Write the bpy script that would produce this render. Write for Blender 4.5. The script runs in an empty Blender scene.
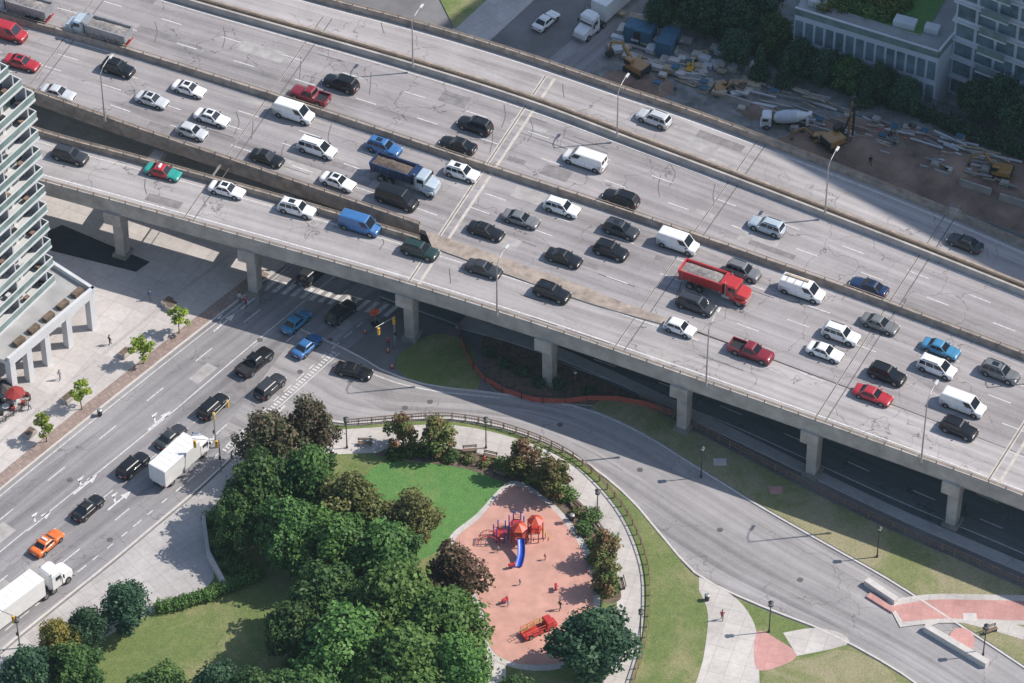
import bpy, math, random
import numpy as np
from mathutils import Vector
random.seed(7); rng=np.random.default_rng(11)
S=bpy.context.scene
S.view_settings.view_transform='Standard'; S.view_settings.look='None'; S.view_settings.exposure=0
# ---------------------------------------------------------------- camera / survey
F=3900.0; H=342.0; PIT=math.radians(44); CD=H/math.sin(PIT)
CAM=Vector((0,-CD*math.cos(PIT),H))
cd=bpy.data.cameras.new("camera"); cam=bpy.data.objects.new("camera",cd); S.collection.objects.link(cam)
cam.location=CAM; cam.rotation_euler=(math.radians(90)-PIT,0,0)
cd.sensor_width=36; cd.lens=F*36/1024; cd.clip_start=1; cd.clip_end=8000; S.camera=cam
FW=Vector((0,math.cos(PIT),-math.sin(PIT))); UP=Vector((0,math.sin(PIT),math.cos(PIT))); RT=Vector((1,0,0))
def P(u,v,z=0.0):
    d=FW+RT*((u-512)/F)+UP*((341.5-v)/F)
    t=(z-H)/d.z
    q=CAM+d*t
    return Vector((q.x,q.y,z))
# ---------------------------------------------------------------- light
w=bpy.data.worlds.new("World"); S.world=w; w.use_nodes=True
nt=w.node_tree; bg=nt.nodes['Background']; sky=nt.nodes.new('ShaderNodeTexSky')
AZ=math.atan2(0.14,1.0); EL=math.radians(46)
sky.sky_type='NISHITA'; sky.sun_disc=False; sky.sun_elevation=EL; sky.sun_rotation=math.radians(90)-AZ
nt.links.new(sky.outputs[0],bg.inputs[0]); bg.inputs[1].default_value=0.15
sd=bpy.data.lights.new("sun",'SUN'); sun=bpy.data.objects.new("sun",sd); S.collection.objects.link(sun)
sd.energy=4.8; sd.angle=math.radians(0.5); sd.color=(1.0,0.93,0.85)
SD=Vector((math.cos(EL)*math.cos(AZ),math.cos(EL)*math.sin(AZ),math.sin(EL)))
sun.rotation_euler=SD.to_track_quat('Z','Y').to_euler()
# ---------------------------------------------------------------- materials
MT={}
class NT:
    def __init__(s,name):
        s.m=bpy.data.materials.new(name); s.m.use_nodes=True; s.t=s.m.node_tree; s.N=s.t.nodes; s.b=s.N['Principled BSDF']
    def put(s,inp,v):
        if isinstance(v,(int,float)): inp.default_value=v
        elif isinstance(v,(tuple,list)):
            inp.default_value=tuple(v)+((1.0,) if len(v)==3 and len(inp.default_value)==4 else ())
        else: s.t.links.new(v,inp)
    def pos(s): return s.N.new('ShaderNodeNewGeometry').outputs['Position']
    def tc(s,k): return s.N.new('ShaderNodeTexCoord').outputs[k]
    def mapping(s,v,sc=(1,1,1),rot=(0,0,0)):
        n=s.N.new('ShaderNodeMapping'); s.put(n.inputs[0],v); n.inputs['Scale'].default_value=sc; n.inputs['Rotation'].default_value=rot; return n.outputs[0]
    def noise(s,v,scale,detail=3,rough=.55,dist=0):
        n=s.N.new('ShaderNodeTexNoise'); s.put(n.inputs['Vector'],v); n.inputs['Scale'].default_value=scale; n.inputs['Detail'].default_value=detail; n.inputs['Roughness'].default_value=rough; n.inputs['Distortion'].default_value=dist; return n.outputs[0]
    def vor(s,v,scale,feature='F1',out=0,dim='3D'):
        n=s.N.new('ShaderNodeTexVoronoi'); n.voronoi_dimensions=dim; n.feature=feature; s.put(n.inputs['Vector'],v); n.inputs['Scale'].default_value=scale; return n.outputs[out]
    def math(s,op,a,b=0.0,c=False):
        n=s.N.new('ShaderNodeMath'); n.operation=op; n.use_clamp=c; s.put(n.inputs[0],a); s.put(n.inputs[1],b); return n.outputs[0]
    def rng(s,v,a,b,c,d):
        n=s.N.new('ShaderNodeMapRange'); s.put(n.inputs[0],v)
        for i,x in enumerate((a,b,c,d)): n.inputs[i+1].default_value=x
        return n.outputs[0]
    def mix(s,f,a,b,mode='MIX'):
        n=s.N.new('ShaderNodeMix'); n.data_type='RGBA'; n.blend_type=mode; s.put(n.inputs[0],f); s.put(n.inputs[6],a); s.put(n.inputs[7],b); return n.outputs[2]
    def sep(s,v):
        n=s.N.new('ShaderNodeSeparateXYZ'); s.put(n.inputs[0],v); return n.outputs
    def grey(s,f):
        c=s.N.new('ShaderNodeCombineXYZ')
        for i in range(3): s.t.links.new(f,c.inputs[i])
        return c.outputs[0]
    def bump(s,h,st,d=.05):
        n=s.N.new('ShaderNodeBump'); s.put(n.inputs['Height'],h); n.inputs['Strength'].default_value=st; n.inputs['Distance'].default_value=d; s.t.links.new(n.outputs[0],s.b.inputs['Normal'])
    def col(s,c): s.put(s.b.inputs['Base Color'],c)
def mat(name,c,rough=.75,metal=0.0,var=.18,scale=1.2,coat=0.0,bump=0.0,local=False,c2=None):
    n=NT(name); v=n.tc('Object') if local else n.pos()
    a=n.noise(v,scale,4,.6); 
    hi=tuple(min(1,x*(1+var)) for x in c); lo=tuple(x*(1-var) for x in c)
    if c2: hi=c2
    n.col(n.mix(n.rng(a,.3,.7,0,1),lo,hi)); n.b.inputs['Roughness'].default_value=rough; n.b.inputs['Metallic'].default_value=metal
    n.b.inputs['Coat Weight'].default_value=coat; n.b.inputs['Coat Roughness'].default_value=.05
    if bump: n.bump(n.noise(v,scale*8,3),bump)
    MT[name]=n.m; return n.m
# asphalt (uses UV: u metres across, v metres along)
def deckmat(name,base,lane=3.55,crk=.5):
    n=NT(name); uv=n.tc('UV'); p=n.pos(); x,y,_=n.sep(uv)
    big=n.noise(p,.045,5,.65); med=n.noise(p,.3,4,.7); fine=n.noise(p,2.5,4,.7)
    st=n.noise(n.mapping(uv,(1.5,.02,1)),1.0,4,.6)
    ln=n.math('COSINE',n.math('MULTIPLY',x,2*math.pi/lane)); wt=n.math('COSINE',n.math('MULTIPLY',x,4*math.pi/lane))
    pat=n.vor(n.mapping(uv,(.28,.035,1)),1.0,'F1',1,'2D'); pr=n.sep(pat)[0]
    pm=n.rng(pr,.76,.77,0,1); pm2=n.rng(pr,.20,.19,0,1)
    n2=n.N.new('ShaderNodeVectorMath'); n2.operation='ADD'; n.t.links.new(p,n2.inputs[0])
    cm=n.N.new('ShaderNodeTexNoise'); cm.inputs['Scale'].default_value=.35; cm.inputs['Detail'].default_value=4; n.t.links.new(p,cm.inputs['Vector'])
    sc=n.N.new('ShaderNodeVectorMath'); sc.operation='SCALE'; sc.inputs['Scale'].default_value=5; n.t.links.new(cm.outputs[1],sc.inputs[0]); n.t.links.new(sc.outputs[0],n2.inputs[1])
    cr=n.vor(n2.outputs[0],.14,'DISTANCE_TO_EDGE',0); crm=n.rng(cr,.009,.004,0,1)
    crm=n.math('MULTIPLY',crm,n.rng(n.noise(p,.06,2),.48,.54,0,1))
    f=n.math('ADD',1.0,n.math('MULTIPLY',n.rng(big,.3,.7,-1,1),.15))
    for s_,k in((n.rng(st,.25,.75,-1,1),.20),(n.rng(med,.3,.7,-1,1),.08),(ln,-.06),(wt,-.04),(n.rng(fine,.25,.75,-1,1),.09),(pm,-.13),(pm2,.09)): f=n.math('ADD',f,n.math('MULTIPLY',s_,k))
    f=n.math('MULTIPLY',f,n.math('SUBTRACT',1.0,n.math('MULTIPLY',crm,crk)))
    n.col(n.mix(1.0,base,n.grey(f),'MULTIPLY')); n.b.inputs['Roughness'].default_value=.85; n.bump(fine,.3,.02)
    MT[name]=n.m
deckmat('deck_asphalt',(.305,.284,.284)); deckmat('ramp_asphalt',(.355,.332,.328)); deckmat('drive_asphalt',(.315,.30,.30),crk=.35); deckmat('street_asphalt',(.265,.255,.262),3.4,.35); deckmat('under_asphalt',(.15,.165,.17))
def paving(name,c,sx,sy,mortar=.6,rot=0.0,var=.12):
    n=NT(name); p=n.mapping(n.pos(),(1,1,1),(0,0,rot)); b=n.N.new('ShaderNodeTexBrick'); n.t.links.new(p,b.inputs[0])
    b.offset=0.0; b.inputs['Scale'].default_value=1; b.inputs['Brick Width'].default_value=sx; b.inputs['Row Height'].default_value=sy; b.inputs['Mortar Size'].default_value=.035; b.inputs['Mortar Smooth'].default_value=.3
    n.put(b.inputs['Color1'],tuple(x*(1-var*.5) for x in c)); n.put(b.inputs['Color2'],tuple(x*(1+var*.5) for x in c)); n.put(b.inputs['Mortar'],tuple(x*mortar for x in c))
    q=n.pos(); a=n.rng(n.noise(q,.12,5,.65),.3,.7,.80,1.12); a2=n.rng(n.noise(q,1.6,4,.7),.3,.7,.90,1.08)
    n.col(n.mix(1.0,b.outputs[0],n.grey(n.math('MULTIPLY',a,a2)),'MULTIPLY')); n.b.inputs['Roughness'].default_value=.85; MT[name]=n.m
paving('plaza_paving',(.52,.485,.465),3.0,3.0,.72,.5); paving('path_concrete',(.54,.505,.47),2.0,2.0,.75,.3); paving('sidewalk_concrete',(.46,.435,.42),1.8,1.8,.75,.9)
paving('brick_strip',(.33,.25,.22),.6,.3,.7,.9,.35); paving('pink_paving',(.54,.29,.26),1.2,1.2,.85,.2); paving('wall_conc',(.5,.48,.46),30,30)
def grassm(name,a,b,dry,amt):
    n=NT(name); p=n.pos(); f=n.rng(n.noise(p,.8,7,.8),.33,.67,0,1); g=n.rng(n.noise(p,.10,6,.7,.6),.5-amt,.62-amt*.6,0,1); g2=n.rng(n.noise(p,.35,5,.7),.58,.7,0,1)
    c=n.mix(f,a,b); c=n.mix(n.math('MULTIPLY',g,.75),c,dry); c=n.mix(n.math('MULTIPLY',g2,.4 if amt>-.03 else .1),c,dry); s=n.rng(n.noise(p,5,4,.75),.25,.75,.62,1.35)
    n.col(n.mix(1.0,c,n.grey(s),'MULTIPLY')); n.b.inputs['Roughness'].default_value=.9; n.bump(n.noise(p,5,4,.8),.8,.12); MT[name]=n.m
grassm('grass',(.12,.17,.05),(.18,.225,.07),(.30,.275,.14),.03); grassm('lawn_grass',(.08,.20,.05),(.12,.26,.065),(.17,.25,.08),-.05); grassm('dry_grass',(.17,.20,.075),(.235,.25,.105),(.36,.31,.20),.05)
mat('playground_rubber',(.54,.30,.24),.9,var=.16,scale=.5); mat('mulch',(.15,.11,.08),.95,var=.4,scale=1.5)
mat('ground_mat',(.17,.165,.165),.9,var=.3,scale=.15); mat('soil',(.27,.18,.14),.95,var=.45,scale=.2,bump=.8); mat('gravel',(.24,.235,.225),.95,var=.5,scale=.4,bump=.8)
mat('concrete',(.42,.385,.35),.85,var=.25,scale=.5); mat('concrete_dark',(.27,.25,.22),.85,var=.3,scale=.6); mat('kerb',(.56,.53,.50),.8,var=.12,scale=1.5)
mat('barrier_concrete',(.33,.275,.23),.85,var=.35,scale=.8); mat('white_line',(.66,.64,.63),.7,var=.3,scale=2.6,c2=(.78,.77,.76)); mat('joint_dark',(.12,.105,.105),.8); mat('joint_light',(.52,.48,.43),.8)
mat('patch_dark',(.225,.21,.21),.9,var=.25,scale=.8); mat('patch_light',(.37,.35,.34),.9,var=.2,scale=.8); mat('tar_seal',(.11,.105,.105),.7,var=.2); mat('opening_shade_pot_dark',(.04,.042,.05),.9)
mat('steel',(.42,.42,.42),.45,.6,var=.1); mat('rail_steel',(.36,.29,.23),.6,.2,var=.3); mat('dark_metal',(.05,.05,.055),.5,.3); mat('lamp_head',(.55,.55,.53),.4); mat('wood_rail',(.22,.15,.11),.8,var=.25)
mat('tyre',(.018,.018,.018),.8,local=True); mat('hub',(.35,.35,.36),.35,.8,local=True); mat('trim_black',(.025,.025,.027),.5,local=True)
mat('glass',(.015,.02,.028),.06,0,var=.1,local=True,coat=.3); mat('head_light',(.75,.76,.78),.15,local=True); mat('tail_light',(.45,.02,.015),.3,local=True); mat('plate',(.6,.62,.66),.5,local=True)
mat('bark',(.12,.09,.065),.95,var=.3,scale=4)
def paint(name,c,r=.3,metal=.0,coat=.6): mat('paint_'+name,c,r,metal,var=.07,scale=1.5,coat=coat,local=True)
for k,c in dict(white=(.80,.80,.79),silver=(.54,.56,.58),grey=(.17,.175,.18),black=(.010,.011,.014),charcoal=(.04,.044,.05),red=(.42,.025,.035),darkred=(.22,.016,.03),blue=(.045,.16,.38),navy=(.015,.035,.10),lightblue=(.42,.5,.56),teal=(.03,.32,.27),orange=(.80,.17,.03),green=(.02,.045,.04),yellow=(.62,.33,.03),cream=(.78,.775,.755),skyblue=(.06,.24,.42),brightred=(.48,.035,.035),olive=(.2,.18,.12),digger=(.42,.22,.06),mixer=(.62,.66,.70)).items(): paint(k,c,coat=.25 if k in('black','charcoal','green') else .6)
mat('load_dirt',(.13,.10,.08),.95,var=.4,scale=2,bump=.5,local=True); mat('load_grey',(.26,.24,.23),.95,var=.4,scale=2,bump=.5,local=True); mat('trailer_grey',(.34,.35,.37),.5,.3,local=True)
mat('bldg_white',(.58,.59,.60),.7,var=.08,scale=.4); mat('bldg_grey',(.42,.43,.45),.7,var=.1,scale=.4); mat('bldg_pale',(.50,.55,.60),.6,var=.08,scale=.4); mat('bldg_roof',(.36,.355,.35),.9,var=.2,scale=.3); mat('balcony_glass',(.17,.24,.23),.12,coat=.3,var=.3,scale=.6); mat('window_glass',(.05,.085,.095),.08,var=.5,scale=.5,coat=.3); mat('pale_glass',(.13,.19,.22),.1,var=.5,scale=.4,coat=.4); mat('curtain',(.35,.34,.32),.8,var=.4,scale=.9)
mat('play_red',(.48,.04,.035),.4,local=True); mat('play_orange',(.58,.10,.04),.45,local=True); mat('play_blue',(.02,.08,.5),.35,local=True); mat('play_yellow',(.65,.38,.04),.4,local=True)
mat('lumber',(.44,.35,.24),.85,var=.25,scale=2); mat('snow_fence',(.42,.10,.07),.7); mat('sign_orange',(.85,.12,.02),.6); mat('umbrella_red',(.28,.03,.03),.8); mat('shipping_blue',(.05,.14,.22),.6)
def leafmat():
    n=NT('leaves'); a=n.N.new('ShaderNodeVertexColor'); a.layer_name='Col'; oi=n.N.new('ShaderNodeObjectInfo')
    hs=n.N.new('ShaderNodeHueSaturation'); n.t.links.new(a.outputs[0],hs.inputs['Color']); n.t.links.new(n.rng(oi.outputs['Random'],0,1,.485,.512),hs.inputs['Hue']); n.t.links.new(n.rng(oi.outputs['Random'],0,1,.85,1.2),hs.inputs['Value'])
    n.t.links.new(hs.outputs[0],n.b.inputs['Base Color']); n.b.inputs['Roughness'].default_value=.55; n.b.inputs['Specular IOR Level'].default_value=.3
    tr=n.N.new('ShaderNodeBsdfTranslucent'); n.t.links.new(hs.outputs[0],tr.inputs[0]); mx=n.N.new('ShaderNodeMixShader'); mx.inputs[0].default_value=.25
    out=n.N['Material Output']; n.t.links.new(n.b.outputs[0],mx.inputs[1]); n.t.links.new(tr.outputs[0],mx.inputs[2]); n.t.links.new(mx.outputs[0],out.inputs[0]); MT['leaves']=n.m
leafmat()
# ---------------------------------------------------------------- mesh builder
class MB:
    def __init__(s): s.v=[];s.f=[];s.m=[];s.s=[];s.names=[];s.uv=None
    def mi(s,n):
        if n not in s.names: s.names.append(n)
        return s.names.index(n)
    def add(s,vs,fs,m,sm=False):
        o=len(s.v); s.v+= [tuple(x) for x in vs]; i=s.mi(m)
        for f in fs: s.f.append([o+k for k in f]); s.m.append(i); s.s.append(sm)
    def box(s,c,d,m,rz=0.0,top=None,sh=(0,0)):
        a,b,h=d[0]/2,d[1]/2,d[2]/2; t=top or (1,1); vs=[]
        for z,kx,ky,sx,sy in((-h,1,1,0,0),(h,t[0],t[1],sh[0],sh[1])):
            for x,y in((-a,-b),(a,-b),(a,b),(-a,b)):
                X=x*kx+sx;Y=y*ky+sy; vs.append((c[0]+X*math.cos(rz)-Y*math.sin(rz),c[1]+X*math.sin(rz)+Y*math.cos(rz),c[2]+z))
        s.add(vs,[(3,2,1,0),(4,5,6,7),(0,1,5,4),(1,2,6,5),(2,3,7,6),(3,0,4,7)],m)
    def rbox(s,c,d,m,ch=.08,sm=False):
        a,b,h=d[0]/2,d[1]/2,d[2]/2; rings=[]
        for z,i in((-h,0),(h-ch,0),(h,ch)):
            A=a-i;B=b-i;k=ch
            rings.append([(c[0]+x,c[1]+y,c[2]+z) for x,y in((-A,-B+k),(-A+k,-B),(A-k,-B),(A,-B+k),(A,B-k),(A-k,B),(-A+k,B),(-A,B-k))])
        s.loft(rings,m,sm)
    def loft(s,rings,m,sm=True,cap=True,closed=True):
        n=len(rings[0]); vs=[p for r in rings for p in r]; fs=[]
        for i in range(len(rings)-1):
            for j in range(n if closed else n-1):
                k=(j+1)%n; fs.append((i*n+j,i*n+k,(i+1)*n+k,(i+1)*n+j))
        s.add(vs,fs,m,sm)
        if cap: s.add(rings[0],[tuple(range(n))[::-1]],m); s.add(rings[-1],[tuple(range(n))],m)
    def cyl(s,p0,p1,r0,r1,m,n=8,sm=True):
        p0=Vector(p0);p1=Vector(p1); d=(p1-p0).normalized(); a=d.orthogonal().normalized(); b=d.cross(a)
        s.loft([[tuple(p+a*(r*math.cos(2*math.pi*i/n))+b*(r*math.sin(2*math.pi*i/n))) for i in range(n)] for p,r in((p0,r0),(p1,r1))],m,sm)
    def quad(s,a,b,c,d,m): s.add([a,b,c,d],[(0,1,2,3)],m)
    def mesh(s,name):
        me=bpy.data.meshes.new(name); me.from_pydata(s.v,[],s.f)
        for n in s.names: me.materials.append(MT[n])
        me.polygons.foreach_set('material_index',s.m); me.polygons.foreach_set('use_smooth',s.s)
        if s.uv is not None:
            l=me.uv_layers.new(name='UVMap')
            for i,lp in enumerate(me.loops): l.data[i].uv=s.uv[lp.vertex_index]
        me.update(); return me
    def build(s,name,loc=(0,0,0),rz=0.0,parent=None): return obj(name,s.mesh(name),loc,rz,parent)
def obj(name,me,loc=(0,0,0),rz=0.0,parent=None,sc=None):
    o=bpy.data.objects.new(name,me); S.collection.objects.link(o); o.location=loc; o.rotation_euler=(0,0,rz)
    if sc is not None: o.scale=sc if hasattr(sc,'__len__') else (sc,)*3
    if parent: o.parent=parent
    return o
def empty(name,loc=(0,0,0)):
    o=bpy.data.objects.new(name,None); S.collection.objects.link(o); o.location=loc; return o
def cr(pts,per=8,closed=False):
    p=[Vector(q) for q in pts]; out=[]; n=len(p)
    for i in range(n if closed else n-1):
        if closed: a,b,c,d=p[(i-1)%n],p[i],p[(i+1)%n],p[(i+2)%n]
        else: a=p[max(i-1,0)];b=p[i];c=p[i+1];d=p[min(i+2,n-1)]
        for k in range(per):
            t=k/per; out.append(.5*((2*b)+(c-a)*t+(2*a-5*b+4*c-d)*t*t+(3*b-a-3*c+d)*t**3))
    if not closed: out.append(p[-1])
    return out
def W(px,z=0.0,smooth=True,per=8):
    q=[P(u,v,z) for u,v in px]
    return cr(q,per) if smooth else q
def resamp(c,n):
    d=[0]
    for i in range(1,len(c)): d.append(d[-1]+(c[i]-c[i-1]).length)
    out=[];j=0
    for k in range(n):
        s=d[-1]*k/(n-1)
        while j<len(c)-2 and d[j+1]<s: j+=1
        t=(s-d[j])/max(1e-9,d[j+1]-d[j]); out.append(c[j].lerp(c[j+1],min(1,t)))
    return out
def clen(c): return sum((c[i]-c[i-1]).length for i in range(1,len(c)))
def tang(c,i):
    a=c[max(0,i-1)];b=c[min(len(c)-1,i+1)]; return (b-a).normalized()
def nrm(t): return Vector((-t.y,t.x,0)).normalized()
def blend(A,B,t,n=160):
    a=resamp(A,n);b=resamp(B,n); return [a[i].lerp(b[i],t) for i in range(n)]
def slab(name,pts,z0,z1,m,parent=None):
    pts=[Vector((p.x,p.y,z1)) for p in pts]
    ar=sum(pts[i].x*pts[(i+1)%len(pts)].y-pts[(i+1)%len(pts)].x*pts[i].y for i in range(len(pts)))
    if ar<0: pts=pts[::-1]
    n=len(pts); mb=MB(); lo=[(p.x,p.y,z0) for p in pts]
    mb.add(pts,[tuple(range(n))],m)
    if z1-z0>.03: mb.add([tuple(p) for p in pts]+lo,[(i,n+i,n+(i+1)%n,(i+1)%n) for i in range(n)],'kerb' if z1<.5 else m)
    return mb.build(name,parent=parent)
def ribbon(name,A,B,z,m,parent=None,thick=0,n=200,sides='concrete'):
    a=resamp(A,n);b=resamp(B,n); mb=MB(); s=0; vs=[];uv=[]
    for i in range(n):
        if i: s+=((a[i]+b[i])/2-(a[i-1]+b[i-1])/2).length
        wd=(a[i]-b[i]).length
        for k in range(3):
            t=k/2; q=a[i].lerp(b[i],t); vs.append((q.x,q.y,z)); uv.append((wd*t,s))
    fs=[(i*3+k,i*3+3+k,i*3+4+k,i*3+1+k) for i in range(n-1) for k in range(2)]
    nn=(Vector(vs[fs[0][1]])-Vector(vs[fs[0][0]])).cross(Vector(vs[fs[0][3]])-Vector(vs[fs[0][0]]))
    if nn.z<0: fs=[f[::-1] for f in fs]
    mb.add(vs,fs,m)
    if thick:
        vb=[]
        for i in range(n): vb+=[(a[i].x,a[i].y,z),(a[i].x,a[i].y,z-thick),(b[i].x,b[i].y,z-thick),(b[i].x,b[i].y,z)]
        mb.add(vb,[(i*4+k,i*4+k+1,i*4+k+5,i*4+k+4) for i in range(n-1) for k in range(3)],sides); uv+=[(0,0)]*len(vb)
    mb.uv=uv; return mb.build(name,parent=parent)
def wall(mb,c,z0,z1,th,m,n=None,off=0.0,topth=None):
    n=n or max(2,int(clen(c)/3)); c=resamp(c,n); vs=[]; tt=topth if topth else th
    for i in range(n):
        q=nrm(tang(c,i)); o=c[i]+q*off
        for k,z in((-th/2,z0),(-tt/2,z1),(tt/2,z1),(th/2,z0)): vs.append((o.x+q.x*k,o.y+q.y*k,z))
    mb.add(vs,[(i*4+k,i*4+(k+1)%4,i*4+4+(k+1)%4,i*4+4+k) for i in range(n-1) for k in range(4)]+[(0,3,2,1),(n*4-4,n*4-3,n*4-2,n*4-1)],m)
def rail(mb,c,z,h,m,post=2.5,rails=2,r=.06,picket=0):
    n=max(2,int(clen(c)/post)); c=resamp(c,n)
    for i in range(n):
        mb.box((c[i].x,c[i].y,z+h/2),(r*2,r*2,h),m,rz=math.atan2(tang(c,i).y,tang(c,i).x))
        if i<n-1:
            a,b=c[i],c[i+1]; mid=(a+b)/2; L=(b-a).length; an=math.atan2(b.y-a.y,b.x-a.x)
            for k in range(rails): mb.box((mid.x,mid.y,z+h*(1-.45*k)-.03),(L,r*1.3,r*1.6),m,rz=an)
            for k in range(picket):
                q=a.lerp(b,(k+.5)/picket); mb.box((q.x,q.y,z+h*.5),(.03,.03,h*.9),m,rz=an)
def strip(mb,c,wd,z,m,dash=None,n=None):
    L=clen(c); n=n or max(2,int(L/1.5)); c=resamp(c,n); 
    if not dash:
        vs=[]
        for i in range(n):
            q=nrm(tang(c,i))*(wd/2); vs+=[(c[i].x-q.x,c[i].y-q.y,z),(c[i].x+q.x,c[i].y+q.y,z)]
        mb.add(vs,[(i*2,i*2+2,i*2+3,i*2+1) for i in range(n-1)],m)
    else:
        on,off=dash; s=random.uniform(0,off); n2=max(4,int(L/.5)); c=resamp(c,n2); st=L/(n2-1)
        while s+on<L:
            i=int(s/st); j=int((s+on)/st); t=(c[j]-c[i]).normalized(); q=nrm(t)*(wd/2); a,b=c[i],c[j]
            mb.quad((a.x-q.x,a.y-q.y,z),(b.x-q.x,b.y-q.y,z),(b.x+q.x,b.y+q.y,z),(a.x+q.x,a.y+q.y,z),m); s+=on+off
# ================================================================ GROUND
g=MB(); R=3000; g.quad((-R,-R,0),(R,-R,0),(R,R,0),(-R,R,0),'ground_mat'); g.build('ground')
SL=[(-120,588),(-60,540),(0,490),(60,441),(130,385),(200,330),(265,280),(330,228),(420,160),(520,82),(640,-15),(760,-110)]
SR=[(-120,760),(-60,708),(0,652),(60,603),(110,563),(165,517),(205,483),(262,428),(330,365),(440,270),(560,168),(700,50),(860,-90)]
sl=W(SL);sr=W(SR)
ribbon('street_road',sl,sr,.02,'street_asphalt')
ua=W([(-200,60),(100,160),(300,225),(430,268),(560,300),(700,350),(850,410),(1024,485),(1200,560)]);ub=W([(-200,-80),(100,20),(300,90),(430,130),(560,160),(700,210),(850,262),(1024,330),(1200,400)])
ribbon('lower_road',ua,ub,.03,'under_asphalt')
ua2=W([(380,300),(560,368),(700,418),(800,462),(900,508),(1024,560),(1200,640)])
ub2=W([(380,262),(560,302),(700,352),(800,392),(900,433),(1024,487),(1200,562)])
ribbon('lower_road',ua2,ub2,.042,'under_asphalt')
DU=[(300,330),(350,352),(385,372),(430,386),(480,392),(540,400),(590,411),(640,433),(700,470),(760,507),(830,547),(890,581),(960,626),(1024,668),(1120,735)]
DL=[(215,440),(262,428),(310,420),(350,424),(400,420),(450,419),(500,427),(550,444),(590,466),(630,499),(665,540),(700,577),(760,606),(830,634),(905,676),(960,720)]
du=W(DU);dl=W(DL)
ribbon('drive_road',du,dl,.032,'drive_asphalt')
pl=W([(-60,540),(0,490),(60,441),(130,385),(200,330),(265,280),(330,228)],.14)+[P(300,150,.14),P(-200,0,.14),P(-200,540,.14)]
slab('plaza_pavement',pl,0,.14,'plaza_paving')
mk=MB(); strip(mk,W([(-60,532),(0,482),(60,433),(130,377),(200,322),(265,272)],.14),2.0,.155,'brick_strip'); strip(mk,W([(-60,490),(20,425),(90,365),(170,300),(230,255)],.14),.5,.152,'sidewalk_concrete')
mk.build('brick_pavement_band')
slab('opening_shade_sheet',[P(48,231,.14),P(62,225,.14),P(150,262,.14),P(136,272,.14),P(48,250,.14)],.1,.16,'opening_shade_pot_dark')  # flat dark sheet; the shade inside an opening is put into its colour
park=W([(262,430),(310,422),(350,426),(400,422),(450,421),(500,429),(550,446),(590,468),(630,501),(665,542),(700,579),(760,608),(830,636),(905,678),(960,722)],.13)
rk=W([(-120,762),(-60,710),(0,655),(60,606),(110,566),(165,520),(205,486),(262,431)],.13)
slab('park_ground',park+[P(960,900,.13),P(-120,900,.13)]+rk,0,.13,'grass')
sw=W([(-120,762),(-60,710),(0,655),(60,606),(110,566),(165,520),(205,486),(262,431)],.13)
slab('sidewalk',sw+W([(310,424),(335,428),(330,452),(290,450),(240,480),(212,515),(206,530),(214,578),(180,600),(100,640),(40,690),(-120,830)],.13,per=3),.1,.140,'sidewalk_concrete')
outer=W([(335,430),(400,426),(450,425),(500,434),(550,452),(590,478),(622,515),(640,560),(644,600),(640,645),(622,710)],.13)
inner=W([(325,455),(400,452),(455,452),(492,463),(535,482),(570,505),(597,540),(612,580),(617,610),(612,645),(596,700)],.13)
ribbon('park_path',outer,inner,.152,'path_concrete')
bed=W([(372,455),(400,447),(450,448),(492,457),(535,474),(580,502),(606,540),(618,580),(620,600),(600,600),(590,570),(575,535),(550,505),(515,488),(470,470),(420,462)],.13,per=5)
slab('planting_bed',bed,.1,.172,'mulch')
slab('lawn',cr([P(u,v,.13) for u,v in[(372,468),(420,463),(470,467),(507,484),(485,505),(450,541),(420,560),(380,560),(350,520)]],5,True),.1,.16,'lawn_grass')
pg=cr([P(u,v,.13) for u,v in[(512,486),(545,503),(570,530),(588,565),(594,605),(585,645),(560,663),(520,664),(492,650),(484,615),(468,575),(454,543),(480,518)]],6,True)
slab('playground_kerb',[p+(p-P(525,575,.13)).normalized()*.8 for p in pg],.1,.18,'path_concrete')
slab('playground_surface',pg,.1,.20,'playground_rubber')
slab('park_path',W([(462,578),(476,592),(487,625),(487,655),(478,720),(500,720),(506,670),(497,650),(489,620),(480,592),(468,572)],.13,per=4),.1,.147,'path_concrete')
slab('park_path',W([(699,577),(725,590),(748,612),(758,645),(752,720),(690,720),(703,660),(708,615),(699,590)],.13,per=4),.1,.15,'path_concrete')
slab('pink_path',cr([P(u,v,.13) for u,v in[(757,632),(778,640),(797,655),(778,667),(756,668)]],4,True),.1,.16,'pink_paving')
slab('park_path',W([(783,633),(815,628),(842,634),(846,645),(797,656)],.13,per=3),.1,.165,'path_concrete')
slab('dry_lawn',cr([P(u,v,.13) for u,v in[(765,672),(800,660),(846,650),(890,672),(905,720),(770,720)]],4,True),.1,.155,'dry_grass')
vg=W([(590,408),(640,430),(700,467),(760,504),(830,544),(890,578),(960,623),(1024,665),(1120,732)],.13)
vf=W([(1200,660),(1024,588),(960,560),(900,534),(800,486),(700,434),(640,404),(600,400)],.13)
slab('grass_verge',vg+vf,0,.13,'dry_grass')
pa=W([(893,606),(930,600),(975,600),(1060,602)],.13);pb=W([(903,622),(935,619),(975,619),(1060,622)],.13)
ribbon('park_path',W([(886,601),(930,595),(975,595),(1060,597)]),W([(900,628),(935,624),(975,624),(1060,627)]),.145,'path_concrete',n=30); ribbon('pink_path',pa,pb,.155,'pink_paving',n=30)
c0=P(962,640,.13); slab('pink_path',[c0+Vector((1.5*math.cos(a),1.9*math.sin(a),0)) for a in np.linspace(0,6.28,24)[:-1]],.1,.162,'pink_paving')
slab('park_path',W([(925,628),(960,622),(1060,650),(1060,640),(965,610),(925,615)],.13,per=3),.1,.150,'path_concrete')
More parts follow.
